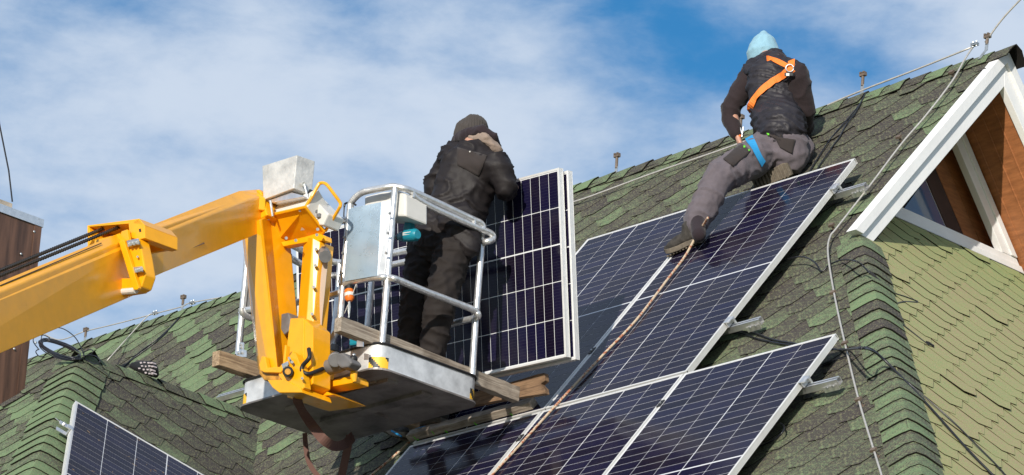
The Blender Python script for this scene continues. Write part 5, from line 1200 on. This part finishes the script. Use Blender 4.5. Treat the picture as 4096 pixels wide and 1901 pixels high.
fused('collar', [(UF(1912, 150), .04, U(1935, 143), .042), (U(1935, 143), .042, U(1962, 150), .045), (U(1962, 150), .045, U(1975, 165), .04)], .009, M_DKF, p2_, 3)
zh = lambda x, y: (1698 + .3155 * x, 62.9 + .3155 * y)
hn = empty('safety_harness', U(1945, 190)); tag(hn, 'orange and blue safety harness worn by the man on the ridge', 'harness')
band('back_strap', vest, [zh(*p) for p in ((735, 268), (790, 285), (850, 312), (905, 345), (950, 390), (985, 440), (1015, 500), (1034, 550))], .036, M_ORANGE, hn, .008)
band('back_strap', vest, [zh(*p) for p in ((935, 290), (930, 330), (905, 368), (850, 410), (780, 455), (710, 510), (650, 580), (605, 650), (578, 710), (572, 745))], .044, M_ORANGE, hn, .012)
band('thigh_strap', trs, [zh(*p) for p in ((575, 790), (580, 850), (600, 920), (630, 990), (665, 1060), (695, 1110))], .05, M_BLUEW, hn, .010)
strap_ = [U(*zh(570, 735)) - UY * .15, U(*zh(563, 770)) - UY * .16, U(*zh(570, 815)) - UY * .16]
s = MB()
h = hit_obj(vest, *zh(915, 345))
if h:
    c = h[0] - dpx(1980, 170) * .022; r0 = V((.69, .71, .05)); r1 = V((.05, -.1, .98)); s.tube([c + (r0 * math.cos(a) + r1 * math.sin(a)) * .024 for a in [i * 6.2832 / 20 for i in range(21)]], .0045, 6); s.build('d_ring', M_STEEL, hn, smooth=True)
    s = MB(); s.cbox(c + V((.004, -.004, -.045)), r0 * .028, UY * .008, UZ * .012); s.build('ring_plate', M_BLACK, hn, bevel=.003)
    s = MB(); s.cbox(c + V((.0, -.016, -.048)), r0 * .010, UY * .001, UZ * .009); s.build('size_tag', M_LGREY, hn)
patch_on('thigh_pocket', trs, [zh(*p) for p in ((385, 1075), (530, 950), (605, 1008), (462, 1132))], M_POCK, p2_, .006)
patch_on('hip_pocket', trs, [zh(*p) for p in ((690, 830), (850, 880), (840, 925), (720, 870))], M_POCK, p2_, .006)
patch_on('knee_pad', trs, ((1757, 442), (1790, 418), (1802, 430), (1768, 470)), M_POCK, p2_, .006)
patch_on('seat_panel', trs, ((1950, 345), (2000, 352), (1992, 388), (1962, 372)), M_POCK, p2_, .006)
for (a, b) in (((745, 878), (0, 0)), ((590, 1010), (0, 0)), ((553, 982), (0, 0))):
    x, y = zh(*a); patch_on('green_tag', trs, ((x - 2.5, y - 2), (x + 2.5, y - 3), (x + 3, y + 2), (x - 2, y + 3)), M_GP, p2_, .010, 2)
gr = empty('rope_grab', UL(1860, 330)); tag(gr, 'orange and steel rope clamp held by the man on the ridge', 'tool')
s = MB(); s.tube([UL(1852, 322), UL(1855, 335), UL(1862, 345)], .013, 8); s.build('grip', M_OPLAS, gr, smooth=True)
s = MB(); s.tube([UL(1862, 322), UL(1868, 340)], .006, 6); s.tube([UL(1870, 320), UL(1866, 345)], .005, 6); s.build('gate', M_STEEL, gr)
onPv = lambda x, y, o: on(x, y, PV0 + NM * o, NM)
hl, te = onPv(1768, 607, .004), onPv(1680, 645, .004)
fused('sock', [(mM(1755, 556, .25), .048, onPv(1758, 592, .09), .045)], .01, M_DKF, p2_)
shoe(p2_, hl, te, NM * .5 + UZ * .6 + V((0, 0, 0)), .048)
shoe(p2_, mM(1985, 425, .10), mM(1892, 465, .10), V((-.3, .9, .5)), .05)

# --- the third man, of whom only the shoes show under the cage
fA, fB = onPv(1122, 1062, .0), onPv(1046, 1080, .0)
q = lambda x, y, Y: ony(x, y, Y)
bc = V((-16.35, 14.86, 9.25))
core = [(bc + V((0, 0, .12)), .11, bc + V((0, .02, -.08)), .12), (bc + V((-.08, 0, -.1)), .075, fB + V((0, -.02, .42)), .05), (fB + V((0, -.02, .42)), .05, fB + V((.03, .05, .1)), .038), (bc + V((.08, 0, -.1)), .075, fA + V((0, -.02, .42)), .05), (fA + V((0, -.02, .42)), .05, fA + V((0, .04, .1)), .038), (bc + V((0, 0, .2)), .05, bc + V((0, 0, .28)), .05),
        (bc + V((-.14, 0, .12)), .05, bc + V((-.2, -.1, -.02)), .042), (bc + V((-.2, -.1, -.02)), .04, bc + V((-.18, -.25, .06)), .03), (bc + V((.14, 0, .12)), .05, bc + V((.2, -.1, -.02)), .042), (bc + V((.2, -.1, -.02)), .04, bc + V((.18, -.25, .06)), .03)]
core += head_prims(bc + V((0, -.02, .34)), V((0, -1, 0)), UZ, .9)
hand(core, bc + V((-.18, -.26, .06)), V((0, -1, .2)), V((0, 0, -1)), 1); hand(core, bc + V((.18, -.26, .06)), V((0, -1, .2)), V((0, 0, -1)), -1)
p3_ = fused('person', core, .009, M_SKIN, None, 2); tag(p3_, 'worker hidden behind the upright panels, only dark shoes with blue trim showing', 'person')
fused('overalls', [(bc + V((0, 0, .14)), .14, bc + V((0, .02, -.08)), .15), (bc + V((-.08, 0, -.1)), .10, fB + V((0, -.02, .42)), .078), (fB + V((0, -.02, .42)), .078, fB + V((.02, .06, .12)), .06), (bc + V((.08, 0, -.1)), .10, fA + V((0, -.02, .42)), .078), (fA + V((0, -.02, .42)), .078, fA + V((0, .06, .12)), .06),
     (bc + V((-.14, 0, .12)), .07, bc + V((-.2, -.1, -.02)), .06), (bc + V((-.2, -.1, -.02)), .056, bc + V((-.18, -.2, .04)), .045), (bc + V((.14, 0, .12)), .07, bc + V((.2, -.1, -.02)), .06), (bc + V((.2, -.1, -.02)), .056, bc + V((.18, -.2, .04)), .045)], .014, M_TRB, p3_, 3, folds(9, 12, .01, 3.3))
M_BTRIM = mat('blue_trim', (.02, .28, .60), .5)
shoe(p3_, onPv(1120, 1066, .02), onPv(1046, 1085, .0) - UY * .03, UZ, .048, blue=True)
shoe(p3_, onM(960, 1078, .06), onM(1022, 1108, .10), UZ, .045, blue=True)
for a, b in (((1046, 1079), (1085, 1071)), ((985, 1084), (1010, 1098))):
    s = MB(); P0_, P1_ = on(*a, pA - UY * .0, UY), on(*b, pA - UY * .0, UY); 
    s.tube([P0_ + UY * .0, P1_ + UY * .0], .006, 6); s.build('trim_stripe', M_BTRIM, p3_)
